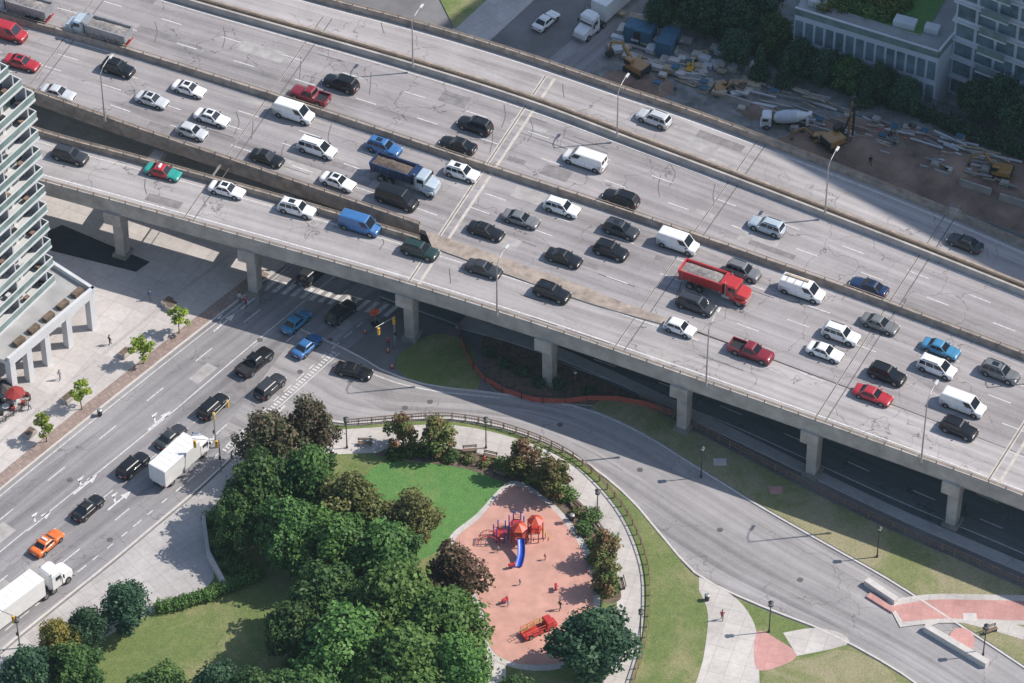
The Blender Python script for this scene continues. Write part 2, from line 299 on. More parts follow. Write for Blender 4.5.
for u,v in((720,462),(776,490),(970,617)): p_=P(u,v,.13); slab('utility_cover',[p_+Vector((-.8,-.6,0)),p_+Vector((.8,-.6,0)),p_+Vector((.8,.6,0)),p_+Vector((-.8,.6,0))],.1,.157,'pink_paving' if 750<u<800 else 'kerb')
slab('traffic_island_grass',cr([P(u,v,.13) for u,v in[(398,356),(434,334),(470,345),(478,388),(440,386),(404,376)]],5,True),0,.14,'grass')
slab('underpass_bed',cr([P(u,v,.13) for u,v in[(482,340),(500,340),(560,362),(630,392),(636,402),(590,405),(530,398),(490,386)]],5,True),0,.115,'mulch')
ribbon('sidewalk',W([(455,328),(520,346),(600,376),(700,424),(800,472),(900,520),(1024,574),(1200,650)]),W([(465,318),(525,335),(600,366),(700,413),(800,462),(900,510),(1024,563),(1200,638)]),.16,'sidewalk_concrete',thick=.15,sides='kerb')
slab('gravel_yard_ground',[P(u,v) for u,v in[(590,70),(650,0),(700,-40),(1200,-40),(1200,120),(1024,160),(860,120),(800,160),(640,120)]],0,.06,'gravel')
slab('soil_ground',cr([P(u,v) for u,v in[(790,128),(850,118),(930,135),(1024,160),(1150,190),(1150,280),(1024,235),(900,190),(820,158)]],5,True),0,.12,'soil')
slab('sidewalk',[P(u,v) for u,v in[(440,40),(560,-60),(600,-60),(480,50)]],0,.14,'sidewalk_concrete')
slab('grass_verge',[P(u,v) for u,v in[(440,0),(470,-30),(520,-30),(455,30)]],0,.15,'grass')
# ================================================================ street markings
mk=MB()
def SB(t): return blend(sl,sr,t,300)
def cut(c,u0,u1):
    n=len(c); return c[int(n*u0):int(n*u1)]
for t,d in((.19,(3,6)),(.392,None),(.575,(3,6)),(.77,(3,6)),(.90,(1.2,1.2))):
    strip(mk,cut(SB(t),0,.47),.14,.035,'white_line',d)
strip(mk,cut(SB(.04),0,.45),.12,.035,'white_line')
def arrow(u,v,fl,s=1.0):
    p=P(u,v,.035); t=(P(u+60,v-50)-P(u,v)).normalized()*fl; q=nrm(t)
    def X(a,b): r=p+t*a*s+q*b*s; return (r.x,r.y,.035)
    mk.quad(X(-2.2,-.12),X(.6,-.12),X(.6,.12),X(-2.2,.12),'white_line'); mk.add([X(.6,-.5),X(2,0),X(.6,.5)],[(0,1,2)],'white_line')
    mk.quad(X(-.8,.12),X(-.5,.12),X(.1,1.0),X(-.2,1.0),'white_line'); mk.add([X(-.35,.75),X(.9,1.15),X(-.1,1.35)],[(0,1,2)],'white_line')
for u,v in((86,484),(160,420),(252,300),(120,500),(205,445),(40,520),(225,322)): arrow(u,v,1)
def zebra(u0,v0,u1,v1,du_,dv_,n,k=.5):
    a=P(u0,v0);b=P(u1,v1);e=P(u0+du_,v0+dv_)-P(u0,v0)
    for i in range(n):
        p=a.lerp(b,i/n);q=a.lerp(b,(i+k)/n)
        mk.quad((p.x,p.y,.045),(q.x,q.y,.045),(q.x+e.x,q.y+e.y,.045),(p.x+e.x,p.y+e.y,.045),'white_line')
zebra(262,290,392,318,12,-10,14); zebra(222,450,334,350,4,2,40,.45); zebra(227,453,339,353,.8,.4,2,1.0)
strip(mk,W([(372,374),(400,384),(440,392),(500,398)]),.15,.045,'white_line')
for t in(.3,.62): strip(mk,blend(ua2,ub2,t),.18,.055,'white_line',(3,6))
strip(mk,blend(ua2,ub2,.08),.16,.055,'white_line')
for t in(.2,.45,.7): strip(mk,blend(ua,ub,t),.18,.045,'white_line',(3,6))
for i,(u,v) in enumerate(((150,465),(260,340),(330,340),(430,402),(560,425),(640,470),(720,530),(800,580),(70,480),(110,540),(300,372),(405,408))):
    p=P(u,v); mk.cyl((p.x,p.y,.03),(p.x,p.y,.048),.38,.38,'tar_seal',12)
mk.build('road_markings')
pm=MB()
for c,zb,k in((blend(du,dl,.5),.036,7),(SB(.3),.024,6),(SB(.68),.024,6)):
    for q in range(k):
        i=random.randrange(10,len(c)//2); o=nrm(tang(c,i))*random.uniform(-2.5,2.5); strip(pm,[p+o for p in c[i:i+random.randint(4,9)]],random.choice((.1,.1,1.6,2.2)),zb+.0012*q,'patch_dark' if q%2 else 'patch_light',n=6)
pm.build('road_repair_patches')
kb=MB()
wall(kb,[Vector((p.x,p.y,0)) for p in du],0,.16,.25,'kerb'); wall(kb,dl[6:],0,.168,.25,'kerb'); wall(kb,sl[:50],0,.17,.25,'kerb'); wall(kb,sr[:60],0,.17,.25,'kerb')
kb.build('kerb')
# ================================================================ EXPRESSWAY
Z=10.0
EX=empty('elevated_expressway')
FO=[(-200,-170),(100,-62),(300,-4),(420,28),(520,58),(620,92),(700,119),(830,168),(940,212),(1024,248),(1200,326)]
FI=[(-200,-110),(0,-55),(190,2),(400,62),(530,103),(640,144),(770,193),(900,243),(1024,292),(1200,362)]
MD=[(-200,-42),(0,18),(118,51),(300,108),(462,162),(621,214),(760,262),(870,301),(1024,359),(1200,428)]
MN=[(-200,18),(0,84),(130,130),(260,174),(420,229),(560,281),(700,332),(860,392),(1024,455),(1200,524)]
RI=[(-200,60),(35,134),(130,160),(260,196),(350,222),(432,247)]
NO=[(-200,120),(44,186),(235,239),(400,286),(540,330),(680,378),(815,425),(955,475),(1024,501),(1200,570)]
fo,fi,md,mn,no=[W(x,Z) for x in(FO,FI,MD,MN,NO)]
ri=W(RI+[(560,287),(700,334),(860,393),(1024,455.5),(1200,524.5)],Z)
ribbon('far_ramp_deck',fo,fi,Z,'ramp_asphalt',EX,.7); ribbon('far_carriageway_deck',fi,md,Z,'deck_asphalt',EX,.7); ribbon('near_carriageway_deck',md,mn,Z,'deck_asphalt',EX,.7); ribbon('near_ramp_deck',ri,no,Z-.002,'ramp_asphalt',EX,.7)
a=W([(425,231),(560,279),(620,302),(697,331)],Z);b=W([(432,248),(560,294),(620,313),(697,334)],Z)
ribbon('gore_strip',a,b,Z+.18,'barrier_concrete',EX,.18,40,'concrete')
bm=MB()
wall(bm,no,Z-1.3,Z+.85,.35,'concrete',150); wall(bm,fo,Z-1.3,Z+.85,.4,'barrier_concrete',150)
mnl=[p for p in mn if p.x<P(425,230,Z).x]; ril=[p for p in ri if p.x<P(430,245,Z).x]
wall(bm,mnl,Z-1.3,Z+.85,.4,'barrier_concrete'); wall(bm,ril,Z-1.3,Z+.8,.35,'barrier_concrete')
wall(bm,fi,Z-.9,Z+.95,.5,'barrier_concrete',150,topth=.3,off=.55); wall(bm,fi,Z-.9,Z+.95,.5,'concrete',150,topth=.3,off=-.55)
wall(bm,md,Z-.5,Z+.95,.65,'barrier_concrete',150,topth=.25)
bm.build('parapets',parent=EX)
rm=MB()
for c in(no,fo,mnl,ril,fi): rail(rm,c,Z+.85,.45,'rail_steel',2.2,2,.05)
rail(rm,md,Z+.95,.4,'rail_steel',2.6,1,.05)
rm.build('parapet_rails',parent=EX)
gr=MB()
for A,B,ts in((fo,fi,(.1,.5,.9)),(fi,md,(.1,.3,.5,.7,.9)),(md,mn,(.1,.3,.5,.7,.9)),(ri,no,(.08,.5,.93))):
    for t in ts: wall(gr,blend(A,B,t,80),Z-1.9,Z-.7,.5,'concrete_dark',80)
gr.build('girders',parent=EX)
pr=MB()
def at_u(c,u):
    best=None
    for i in range(len(c)):
        p=c[i]; d=p-CAM; uu=512+F*d.x/(d.dot(FW))
        if best is None or abs(uu-u)<best[0]: best=(abs(uu-u),i)
    return best[1]
no_f=resamp(no,900)
for u in(112,247,405,545,680,812,953,1100):
    i=at_u(no_f,u); p=no_f[i]; t=tang(no_f,i); n_=nrm(t); an=math.atan2(n_.y,n_.x)
    L=46; q=p+n_*(L/2-.3)
    pr.box((q.x,q.y,Z-2.5),(L,1.5,1.2),'concrete',rz=an)
    pr.box((p.x+n_.x*.7,p.y+n_.y*.7,Z-2.2),(2.4,2.3,1.9),'concrete',rz=an)
    for d in(1.6,12,22,33,43):
        c=p+n_*d; pr.box((c.x,c.y,(Z-3.1)/2),(1.5,1.25,Z-3.1),'concrete',rz=an,top=(1.12,1.1)); pr.box((c.x,c.y,.3),(2.2,2.0,.6),'concrete_dark',rz=an)
pr.build('piers',parent=EX)
mk=MB(); zz=Z+.014
for t,d in((.05,None),(.29,(3,6)),(.52,(3,6)),(.76,(3,6))): strip(mk,blend(md,mn,t),.15,zz,'white_line',d)
strip(mk,[p for p in blend(md,mn,.965) if p.x<P(425,230,Z).x],.15,zz,'white_line'); strip(mk,[p for p in blend(ri,no,.04) if p.x>P(700,330,Z).x],.15,zz,'white_line',(3,6))
for t,d in((.10,None),(.36,(3,6)),(.64,(3,6)),(.93,None)): strip(mk,blend(fi,md,t),.15,zz,'white_line',d)
for t,d in((.12,None),(.86,None)): strip(mk,blend(fo,fi,t),.15,zz,'white_line',d)
strip(mk,blend(ri,no,.78),.2,zz,'white_line'); strip(mk,[p for p in blend(ri,no,.14) if p.x<P(700,330,Z).x],.15,zz,'white_line')
mk.build('lane_markings',parent=EX)
jm=MB()
for u in(-30,180,405,610,812,985):
    i=at_u(no_f,u); p=no_f[i]; n_=nrm(tang(no_f,i)); big=u in(405,985)
    for o,wd,m_,z_ in((0,.55 if big else .25,'joint_light',Z+.020),(0,.14,'joint_dark',Z+.026),(1.3,.4 if big else .12,'joint_light' if big else 'joint_dark',Z+.020)):
        t=tang(no_f,i)*o
        strip(jm,[p+n_*.3+t,p+n_*44.5+t],wd,z_,m_,n=2)
q_=0
for (A,B,k) in((fi,md,20),(md,mn,20),(fo,fi,5),(ri,no,8)):
    for _ in range(k):
        q_+=1; t=random.uniform(.1,.85); c=blend(A,B,t); i=random.randrange(40,115); ln=random.randint(1,4); wd=random.choice((.12,.12,.12,.9,1.4,2.2))
        strip(jm,c[i:i+ln+2],wd,Z+.003+.00014*q_,('patch_dark' if q_%2 else 'patch_light') if wd>.5 else 'tar_seal',n=6)
    for _ in range(k//2):
        q_+=1; t=random.uniform(.05,.6); i=random.randrange(40,115); a_=blend(A,B,t)[i]; b_=blend(A,B,t+.3)[i]; strip(jm,[a_,a_.lerp(b_,.5)+Vector((random.uniform(-.8,.8),0,0)),b_],.1,Z+.003+.00014*q_,'tar_seal',n=6)
jm.build('deck_joints',parent=EX)
# ================================================================ VEHICLES
PRM=dict(sedan=(4.7,1.84,1.45,.92,.80,.95,.25,-.95,-1.65,.97,.33),suv=(4.7,1.9,1.72,1.06,.98,1.05,.42,-1.9,-2.2,1.06,.38),minivan=(5.05,1.96,1.78,1.05,.95,1.6,.7,-2.15,-2.42,1.05,.36),van=(5.6,2.0,2.15,1.2,1.05,1.95,1.15,-2.6,-2.74,1.2,.37),pickup=(5.6,1.98,1.85,1.12,1.08,1.15,.5,-.65,-.85,.75,.41),hatch=(4.2,1.76,1.5,.93,.85,.95,.3,-1.4,-1.95,.95,.32))
def wheels(mb,xs,w,r,wd=.24,n=14,arch=True):
    for x in xs:
        for s in(-1,1):
            if arch: mb.cyl((x,s*(w-.25),r+.02),(x,s*(w+.006),r+.02),r+.08,r+.08,'trim_black',n)
            mb.cyl((x,s*(w-wd),r),(x,s*(w+.02),r),r,r,'tyre',n); mb.cyl((x,s*(w+.015),r),(x,s*(w+.03),r),r*.62,r*.58,'hub',n)
def bil(a,b,c,d,u,v): return a.lerp(b,u).lerp(d.lerp(c,u),v)
def panel(mb,q,u0,u1,v0,v1,m,o=.014):
    a,b,c,d=[Vector(x) for x in q]; nn=(b-a).cross(d-a).normalized()*o
    mb.quad(*[tuple(bil(a,b,c,d,u,v)+nn) for u,v in((u0,v0),(u1,v0),(u1,v1),(u0,v1))],m)
def car_mesh(kind,pc,extra=None):
    L,Wd,Hh,belt,hood,xa,xb,xc,xd,tz,wr=PRM[kind]; w=Wd/2; m='paint_'+pc; m2='paint_'+(extra['ends'] if extra and 'ends' in extra else pc); mb=MB(); h=L/2
    if kind=='pickup': st=[(h,.80,.78),(h-.1,.93,1.0),(h-.5,1,hood),(xa,1,belt),(xd-.06,1,belt),(xd-.1,1,.75),(-h+.15,1,.75),(-h,.94,.72)]
    else: st=[(h,.74,hood-.2),(h-.08,.88,hood-.12),(h-.28,.96,hood-.05),(h-.7,1,hood),(xa-.05,1,belt-.01),((xa+xd)/2,1.01,belt),(xd+.1,1,belt),(-h+.45,.99,tz),(-h+.15,.95,tz-.03),(-h+.04,.88,tz-.12),(-h,.78,tz-.22)]
    rings=[]
    for x,kw,zt in st:
        W_=w*kw; zb=.24; pts=[(W_*.88,zb),(W_*.98,zb+.14),(W_,zt-.3),(W_*.97,zt-.1),(W_*.86,zt-.01),(W_*.45,zt+.025)]
        rings.append([(x,-y,z) for y,z in pts]+[(x,y,z) for y,z in pts[::-1]])
    if m2!=m: mb.loft(rings[:5],m2); mb.loft(rings[4:7],m); mb.loft(rings[6:],m2)
    else: mb.loft(rings,m)
    wb=w*.90; wu=w*.74; z0=belt-.06; z1=Hh-.10
    if kind=='van': wu=w*.84
    R0=[(xa,-wb,z0),(xa,wb,z0),(xd,wb,z0),(xd,-wb,z0)]; R1=[(xb,-wu,z1),(xb,wu,z1),(xc,wu,z1),(xc,-wu,z1)]
    R2=[(xb-.16,-wu+.1,Hh-.02),(xb-.16,wu-.1,Hh-.02),(xc+.14,wu-.1,Hh-.02),(xc+.14,-wu+.1,Hh-.02)]; R3=[(xb-.6,-wu+.35,Hh+.01),(xb-.6,wu-.35,Hh+.01),(xc+.45,wu-.35,Hh+.01),(xc+.45,-wu+.35,Hh+.01)]
    if kind=='pickup': R3=[(xb-.4,-wu+.3,Hh+.01),(xb-.4,wu-.3,Hh+.01),(xc+.3,wu-.3,Hh+.01),(xc+.3,-wu+.3,Hh+.01)]
    mb.loft([R0,R1,R2,R3],m,False)
    fr=(R0[0],R0[1],R1[1],R1[0]); lf=(R0[1],R0[2],R1[2],R1[1]); rr=(R0[2],R0[3],R1[3],R1[2]); rt=(R0[3],R0[0],R1[0],R1[3])
    panel(mb,fr,.05,.95,.10,.98,'glass')
    for q,fl in((lf,0),(rt,1)):
        segs={'sedan':((.07,.48),(.51,.90)),'hatch':((.07,.46),(.49,.9)),'suv':((.05,.36),(.39,.66),(.69,.95)),'minivan':((.05,.36),(.39,.68),(.71,.95)),'van':((.04,.26),),'pickup':((.08,.5),(.54,.92))}[kind]
        if extra and extra.get('win'): segs=((.04,.26),(.3,.6),(.64,.94))
        for a,b in segs:
            if fl: a,b=1-b,1-a
            panel(mb,q,a,b,.2,.92,'glass')
    if kind!='van' : panel(mb,rr,.06,.94,.14,.95,'glass')
    else: panel(mb,rr,.08,.46,.3,.85,'glass'); panel(mb,rr,.54,.92,.3,.85,'glass')
    if extra and extra.get('roof'): mb.box(((xb+xc)/2+.1,0,Hh+.018),(.8,wu*1.0,.012),'glass')
    if kind in('suv','minivan'):
        for s in(-1,1): mb.box(((xb+xc)/2,s*(wu-.1),Hh+.03),((xb-xc)*.75,.05,.05),'trim_black')
    wheels(mb,(h-.95,-h+.95 if kind!='pickup' else -h+1.15),w-.0,wr)
    for s in(-1,1):
        mb.box((h-.14,s*w*.66,hood-.17),(.14,.42,.13),'head_light',top=(.7,.95)); mb.box((-h+.05,s*w*.70,tz-.24 if kind!='pickup' else .88),(.1,.32,.18),'tail_light')
        mb.box((xa-.32,s*(w+.09),belt+.03),(.16,.2,.13),m if pc!='white' else 'trim_black')
        mb.box((0,s*(w-.02),.26),(L*.52,.06,.1),'trim_black')
        for dx in(xa-.35,(xa+xd)/2,xd+.35): 
            if kind!='pickup' or dx>-.7: mb.box((dx,s*(w+.003),(belt+.3)/2),(.018,.012,belt-.45),'trim_black')
    mb.box((h-.005,0,.48),(.05,Wd*.55,.22),'trim_black'); mb.box((-h+.005,0,.55),(.05,.5,.13),'plate'); mb.box((-h+.02,0,.33),(.08,Wd*.8,.14),'trim_black')
    mb.box((h-.72,0,hood+.028),(.02,Wd*.7,.006),'trim_black')
    if kind=='pickup':
        for s in(-1,1): mb.box(((xd-h)/2-.05,s*(w-.07),.93),(h+xd-.12,.12,.42),m)
        mb.box((-h+.06,0,.93),(.1,Wd-.3,.42),m); mb.box(((xd-h)/2-.03,0,.79),(h+xd-.3,Wd-.3,.04),'trim_black')
    if extra and extra.get('taxi'): mb.rbox(((xb+xc)/2,0,Hh+.1),(.3,.8,.2),'head_light',.04)
    if extra and extra.get('rack'):
        for x in(.2,-.8,-1.8): mb.box((x,0,Hh+.08),(.06,1.5,.06),'steel')
        mb.box((-.8,.3,Hh+.14),(3,.3,.08),'lumber')
    return mb.mesh(kind)
CM={}
def vehicle(name,key,fn,u,v,z,ang,zc=.7):
    if key not in CM: CM[key]=fn()
    p=P(u,v,z+zc); return obj(name,CM[key],(p.x,p.y,z),ang)
def hgrid(c,u):
    t=tang(c,at_u(c,u)); return math.atan2(t.y,t.x)
NM=dict(sedan='car',suv='suv_car',minivan='minivan',van='van',pickup='pickup_truck',hatch='hatchback_car')
def dcar(kind,pc,u,v,lane,extra=None):
    c={'n':md,'r':no,'f':md,'o':fi}[lane]; a=hgrid(c,u)+(math.pi if lane in'fo' else 0)+random.uniform(-.015,.015)
    if extra is None and random.random()<.35 and kind in('sedan','suv'): extra={'roof':1}
    key=(kind,pc,str(extra)); nm='taxi' if extra and extra.get('taxi') else NM[kind]
    o=vehicle(nm,key,lambda:car_mesh(kind,pc,extra),u,v,Z,a); s=random.uniform(.95,1.06); o.scale=(s,1,random.uniform(.96,1.04)); return o
for k in[('sedan','red',22,62),('van','red',6,32),('sedan','silver',58,92),('suv','black',118,68),('sedan','silver',152,99),('sedan','white',189,88),('hatch','silver',192,131),('sedan','white',212,117),('van','white',294,113),('sedan','black',267,157),('minivan','white',317,148),('sedan','white',338,181),('suv','blue',384,147),('van','black',397,199),('suv','white',462,172),('sedan','black',486,230),('sedan','grey',521,218),('suv','white',562,207),('sedan','black',564,257),('suv','black',611,250),('suv','charcoal',621,229),('van','white',678,243),('minivan','charcoal',696,304),('suv','grey',743,271),('hatch','white',680,327),('pickup','darkred',751,351),('van','white',802,290,{'rack':1}),('suv','white',841,334),('sedan','white',825,351),('sedan','grey',880,323),('suv','black',887,374),('sedan','red',873,394),('sedan','skyblue',941,348),('minivan','white',937,367),('van','white',963,404),('suv','black',959,428),('suv','grey',1000,372)]:
    dcar(k[0],k[1],k[2],k[3],'n',k[4] if len(k)>4 else None)
for k in[('suv','charcoal',70,155),('sedan','red',163,171,{'ends':'teal','taxi':1}),('sedan','white',227,189),('suv','white',297,208),('van','blue',360,225),('suv','green',420,250),('sedan','charcoal',484,268),('suv','black',552,292)]:
    dcar(k[0],k[1],k[2],k[3],'r',k[4] if len(k)>4 else None)
for k in[('suv','black',341,83),('pickup','darkred',310,95),('suv','black',475,125),('sedan','black',458,144),('van','white',585,160),('suv','black',621,198),('suv','lightblue',767,226),('sedan','navy',869,286)]:
    dcar(k[0],k[1],k[2],k[3],'f')
dcar('suv','silver',654,118,'o'); dcar('sedan','charcoal',965,242,'o')
def dump_mesh(cabc,bodyc,load=True,ld='load_dirt'):
    mb=MB(); c='paint_'+cabc; b=bodyc
    mb.box((-.5,0,.85),(8.6,.9,.3),'trim_black')
    mb.loft([[(x,-y,z0),(x,y,z0),(x,y*.95,z1),(x,-y*.95,z1)] for x,y,z0,z1 in((4.4,.75,.6,1.55),(4.2,.95,.6,1.75),(3.1,1.05,.6,1.95))],c,False)
    mb.rbox((2.35,0,1.75),(1.5,2.2,2.1),c,.15)
    mb.quad((3.12,-.9,1.95),(3.12,.9,1.95),(3.112,.85,2.6),(3.112,-.85,2.6),'glass')
    for s in(-1,1): mb.box((2.45,s*1.1,2.25),(.9,.03,.6),'glass'); mb.box((3.0,s*1.35,2.1),(.1,.25,.5),'trim_black'); mb.cyl((1.55,s*.95,1),(1.55,s*.95,3.1),.09,.09,'steel'); mb.box((4.33,s*.72,1.15),(.12,.3,.22),'head_light'); mb.box((3.6,s*1.05,.9),(1.3,.3,.35),c); mb.cyl((1.2,s*.9,.8),(2.2,s*.9,.8),.3,.3,'steel')
    mb.box((4.45,0,.6),(.2,2.3,.35),'steel')
    x0,x1=-4.7,1.2; z0=1.25;z1=2.75
    o=[(x0,-1.0,z0),(x1,-1.0,z0),(x1,1.0,z0),(x0,1.0,z0)]; t=[(x0-.15,-1.25,z1),(x1,-1.25,z1+.1),(x1,1.25,z1+.1),(x0-.15,1.25,z1)]
    mb.add(o+t,[(3,2,1,0),(0,1,5,4),(1,2,6,5),(2,3,7,6),(3,0,4,7)],b)
    i_=[(x0,-1.08,z1-.02),(x1-.12,-1.08,z1+.06),(x1-.12,1.08,z1+.06),(x0,1.08,z1-.02)]; mb.add(t+i_,[(0,1,5,4),(1,2,6,5),(2,3,7,6),(3,0,4,7)],b)
    f=[(x0+.05,-1.0,z1-.9),(x1-.15,-1.0,z1-.9),(x1-.15,1.0,z1-.9),(x0+.05,1.0,z1-.9)]; mb.add(i_+f,[(1,0,4,5),(2,1,5,6),(3,2,6,7),(0,3,7,4)],b)
    n=8; vs=[]
    for i in range(n+1):
        for j in range(5):
            x=x0+.06+(x1-x0-.22)*i/n; y=-1+2*j/4; vs.append((x,y,z1-.35+(.5*math.sin(math.pi*i/n)*math.sin(math.pi*j/4) if load else -.3)+random.uniform(-.1,.1)))
    mb.add(vs,[(i*5+j,i*5+5+j,i*5+6+j,i*5+1+j) for i in range(n) for j in range(4)],ld,True)
    for k in range(6):
        for s in(-1,1): mb.box((x0+.5+k*1.05,s*1.15,2.0),(.12,.12,1.4),b)
    mb.box((1.35,0,2.85),(1.0,2.1,.08),b); wheels(mb,(3.5,-1.9,-3.2),1.15,.52,.35,14,False)
    mb.box((-4.8,0,.9),(.1,2.0,.2),'tail_light'); return mb.mesh('dump_truck')
vehicle('dump_truck','d1',lambda:dump_mesh('lightblue','paint_navy'),407,176,Z,hgrid(md,405),1.4)
vehicle('dump_truck','d2',lambda:dump_mesh('brightred','paint_brightred',ld='load_grey'),717,284,Z,hgrid(md,717),1.4)
vehicle('dump_truck','d3',lambda:dump_mesh('lightblue','trailer_grey',True,'load_grey'),97,30,Z,hgrid(md,97)+math.pi,1.4)
vehicle('dump_truck','d3',None,18,6,Z,hgrid(md,18)+math.pi,1.4)
def box_truck(boxL=6.2,cab='white',sem=False):
    mb=MB(); c='paint_'+cab
    if not sem:
        mb.rbox((-.9,0,2.15),(boxL,2.4,2.5),'paint_cream',.05); mb.rbox((3.15,0,1.45),(1.7,2.05,1.7),c,.18)
        mb.quad((4.01,-.85,1.5),(4.01,.85,1.5),(3.98,.8,2.1),(3.98,-.8,2.1),'glass')
        for s in(-1,1): mb.box((3.25,s*1.03,1.75),(.9,.03,.5),'glass'); mb.box((3.95,s*.75,.95),(.12,.35,.2),'head_light'); mb.box((3.8,s*1.25,1.7),(.1,.2,.4),'trim_black'); mb.box((-4.02,s*1,.95),(.05,.25,.2),'tail_light')
        mb.box((4.0,0,.65),(.2,2.0,.25),'trim_black'); mb.box((-.5,0,.75),(7.2,.9,.25),'trim_black')
        for k in range(8): mb.box((-3.8+k*.83,0,3.41),(.03,2.3,.02),'paint_cream')
        wheels(mb,(3.0,-2.6),1.0,.45,.3,14,False)
    else:
        mb.rbox((-3.0,0,2.45),(12.5,2.55,2.8),'paint_cream',.05); mb.rbox((5.2,0,2.0),(1.9,2.3,2.6),c,.25)
        mb.loft([[(x,-y,.6),(x,y,.6),(x,y*.9,z1),(x,-y*.9,z1)] for x,y,z1 in((7.9,.85,1.45),(7.6,1.0,1.65),(6.15,1.1,1.9))],c,False)
        mb.quad((6.16,-.95,1.95),(6.16,.95,1.95),(6.14,.9,2.7),(6.14,-.9,2.7),'glass')
        for s in(-1,1): mb.box((5.4,s*1.16,2.2),(.8,.03,.6),'glass'); mb.box((6.1,s*1.35,2.1),(.1,.2,.6),'trim_black'); mb.box((7.75,s*.8,1.1),(.12,.3,.2),'head_light'); mb.cyl((4.5,s*1,1),(4.5,s*1,3.4),.08,.08,'steel')
        mb.box((7.9,0,.6),(.2,2.2,.3),'steel'); mb.box((0,0,.95),(13,.9,.25),'trim_black')
        for k in range(14): mb.box((-8.8+k*.9,0,3.86),(.03,2.4,.02),'paint_cream')
        wheels(mb,(6.9,4.6,3.4,-6.6,-7.9),1.1,.5,.3,14,False)
    return mb.mesh('truck')
SA=math.atan2((P(297,321)-P(88,507)).y,(P(297,321)-P(88,507)).x)
vehicle('box_truck','b1',box_truck,180,458,.02,SA,1.8).scale=(1.08,1.08,1.08)
vehicle('semi_trailer_truck','b2',lambda:box_truck(sem=True),18,600,.02,SA-.1,1.9)
vehicle('semi_trailer_truck','b2',None,612,2,.02,SA+math.pi,1.9)
for k in[('sedan','orange',47,542,{'taxi':1}),('sedan','black',88,507),('suv','black',133,465),('sedan','charcoal',171,436),('suv','black',213,406),('pickup','black',255,362),('suv','charcoal',270,386),('sedan','skyblue',296,321),('sedan','blue',307,345),('suv','charcoal',341,312),('suv','charcoal',312,273),('sedan','white',546,20)]:
    ex=k[4] if len(k)>4 else None; nm='taxi' if ex else NM[k[0]]
    vehicle(nm,(k[0],k[1],str(ex)),lambda:car_mesh(k[0],k[1],ex),k[2],k[3],.02,SA+random.uniform(-.02,.02),.7)
ta=math.atan2((P(400,380)-P(340,366)).y,(P(400,380)-P(340,366)).x)
vehicle('car',('sedan','black','None'),lambda:car_mesh('sedan','black',None),354,370,.03,ta,.7)
def mixer():
    mb=MB(); mb.box((-.4,0,.9),(8.6,.9,.3),'trim_black'); mb.rbox((3.3,0,1.75),(1.7,2.2,2.0),'paint_white',.2); mb.box((4.2,0,.7),(.3,2.2,.4),'paint_white')
    mb.quad((4.16,-.9,1.8),(4.16,.9,1.8),(4.15,.85,2.5),(4.15,-.85,2.5),'glass')
    for s in(-1,1): mb.box((3.5,s*1.11,2.1),(.9,.03,.55),'glass')
    prof=[(2.1,.4,2.0),(1.7,.95,2.05),(.2,1.2,2.3),(-1.8,1.1,2.6),(-3.3,.6,2.9),(-3.7,.5,3.0)]; rings=[]
    for x,r,z in prof: rings.append([(x,r*math.cos(a),z+r*math.sin(a)) for a in np.linspace(0,2*math.pi,17)[:-1]])
    mb.loft(rings[:2],'paint_white'); mb.loft(rings[1:4],'paint_mixer'); mb.loft(rings[3:],'paint_white')
    mb.box((-3.7,0,1.9),(.5,1.3,1.6),'paint_white'); mb.box((-4.4,0,2.0),(1.4,.5,.15),'steel'); mb.cyl((-3.9,0,3.4),(-4.3,0,2.6),.6,.25,'paint_white')
    wheels(mb,(3.2,-1.7,-3.0),1.12,.52,.35,14,False); return mb.mesh('cement_mixer_truck')
vehicle('cement_mixer_truck','mix',mixer,786,118,.12,math.radians(-6)+math.pi,1.6).scale=(.78,.8,.8)
def excavator(name,u,v,rz,col='yellow',sc=1.0,drill=False):
    mb=MB(); c='paint_'+col
    for s in(-1,1):
        mb.rbox((0,s*1.1,.45),(3.8,.6,.9),'tyre',.3)
        for k in range(9): mb.box((-1.7+k*.42,s*1.1,.92),(.12,.6,.05),'dark_metal')
    mb.cyl((0,0,.8),(0,0,1.1),.9,.9,'dark_metal',14); mb.rbox((-.6,0,1.6),(3.0,2.5,1.1),c,.15); mb.rbox((.75,.75,2.0),(1.3,.95,1.9),'dark_metal' if drill else c,.12); mb.box((.9,.75,2.2),(1.32,.97,.9),'glass'); mb.box((-1.9,0,1.6),(.6,2.4,1.0),'dark_metal')
    if not drill:
        mb.cyl((.8,-.2,1.5),(3.2,-.2,4.2),.32,.26,c,6); mb.cyl((3.2,-.2,4.2),(5.4,-.2,3.2),.26,.22,c,6); mb.cyl((5.4,-.2,3.2),(6.0,-.2,1.0),.2,.16,c,6); mb.cyl((1.6,-.2,1.6),(3.2,-.2,3.4),.09,.09,'steel',6); mb.cyl((3.4,-.2,4.4),(5.3,-.2,3.6),.08,.08,'steel',6)
        mb.loft([[(6.2,-.8,1.0),(6.2,.4,1.0),(5.6,.4,1.1),(5.6,-.8,1.1)],[(6.3,-.8,.2),(6.3,.4,.2),(5.2,.4,.3),(5.2,-.8,.3)]],'dark_metal',False)
    else:
        mb.cyl((2.0,-.2,.3),(2.4,-.2,8.0),.2,.16,c,6); mb.cyl((.8,-.2,1.6),(2.2,-.2,5.0),.18,.15,'dark_metal',6); mb.cyl((2.9,-.2,.1),(2.9,-.2,6.5),.16,.16,'dark_metal',8); mb.box((2.6,-.2,6.2),(.8,.6,.9),'dark_metal'); mb.box((2.5,-.2,8.1),(.9,.5,.4),'dark_metal')
    p=P(u,v,.12); o=mb.build(name,(p.x,p.y,.1),rz); o.scale=(sc,)*3
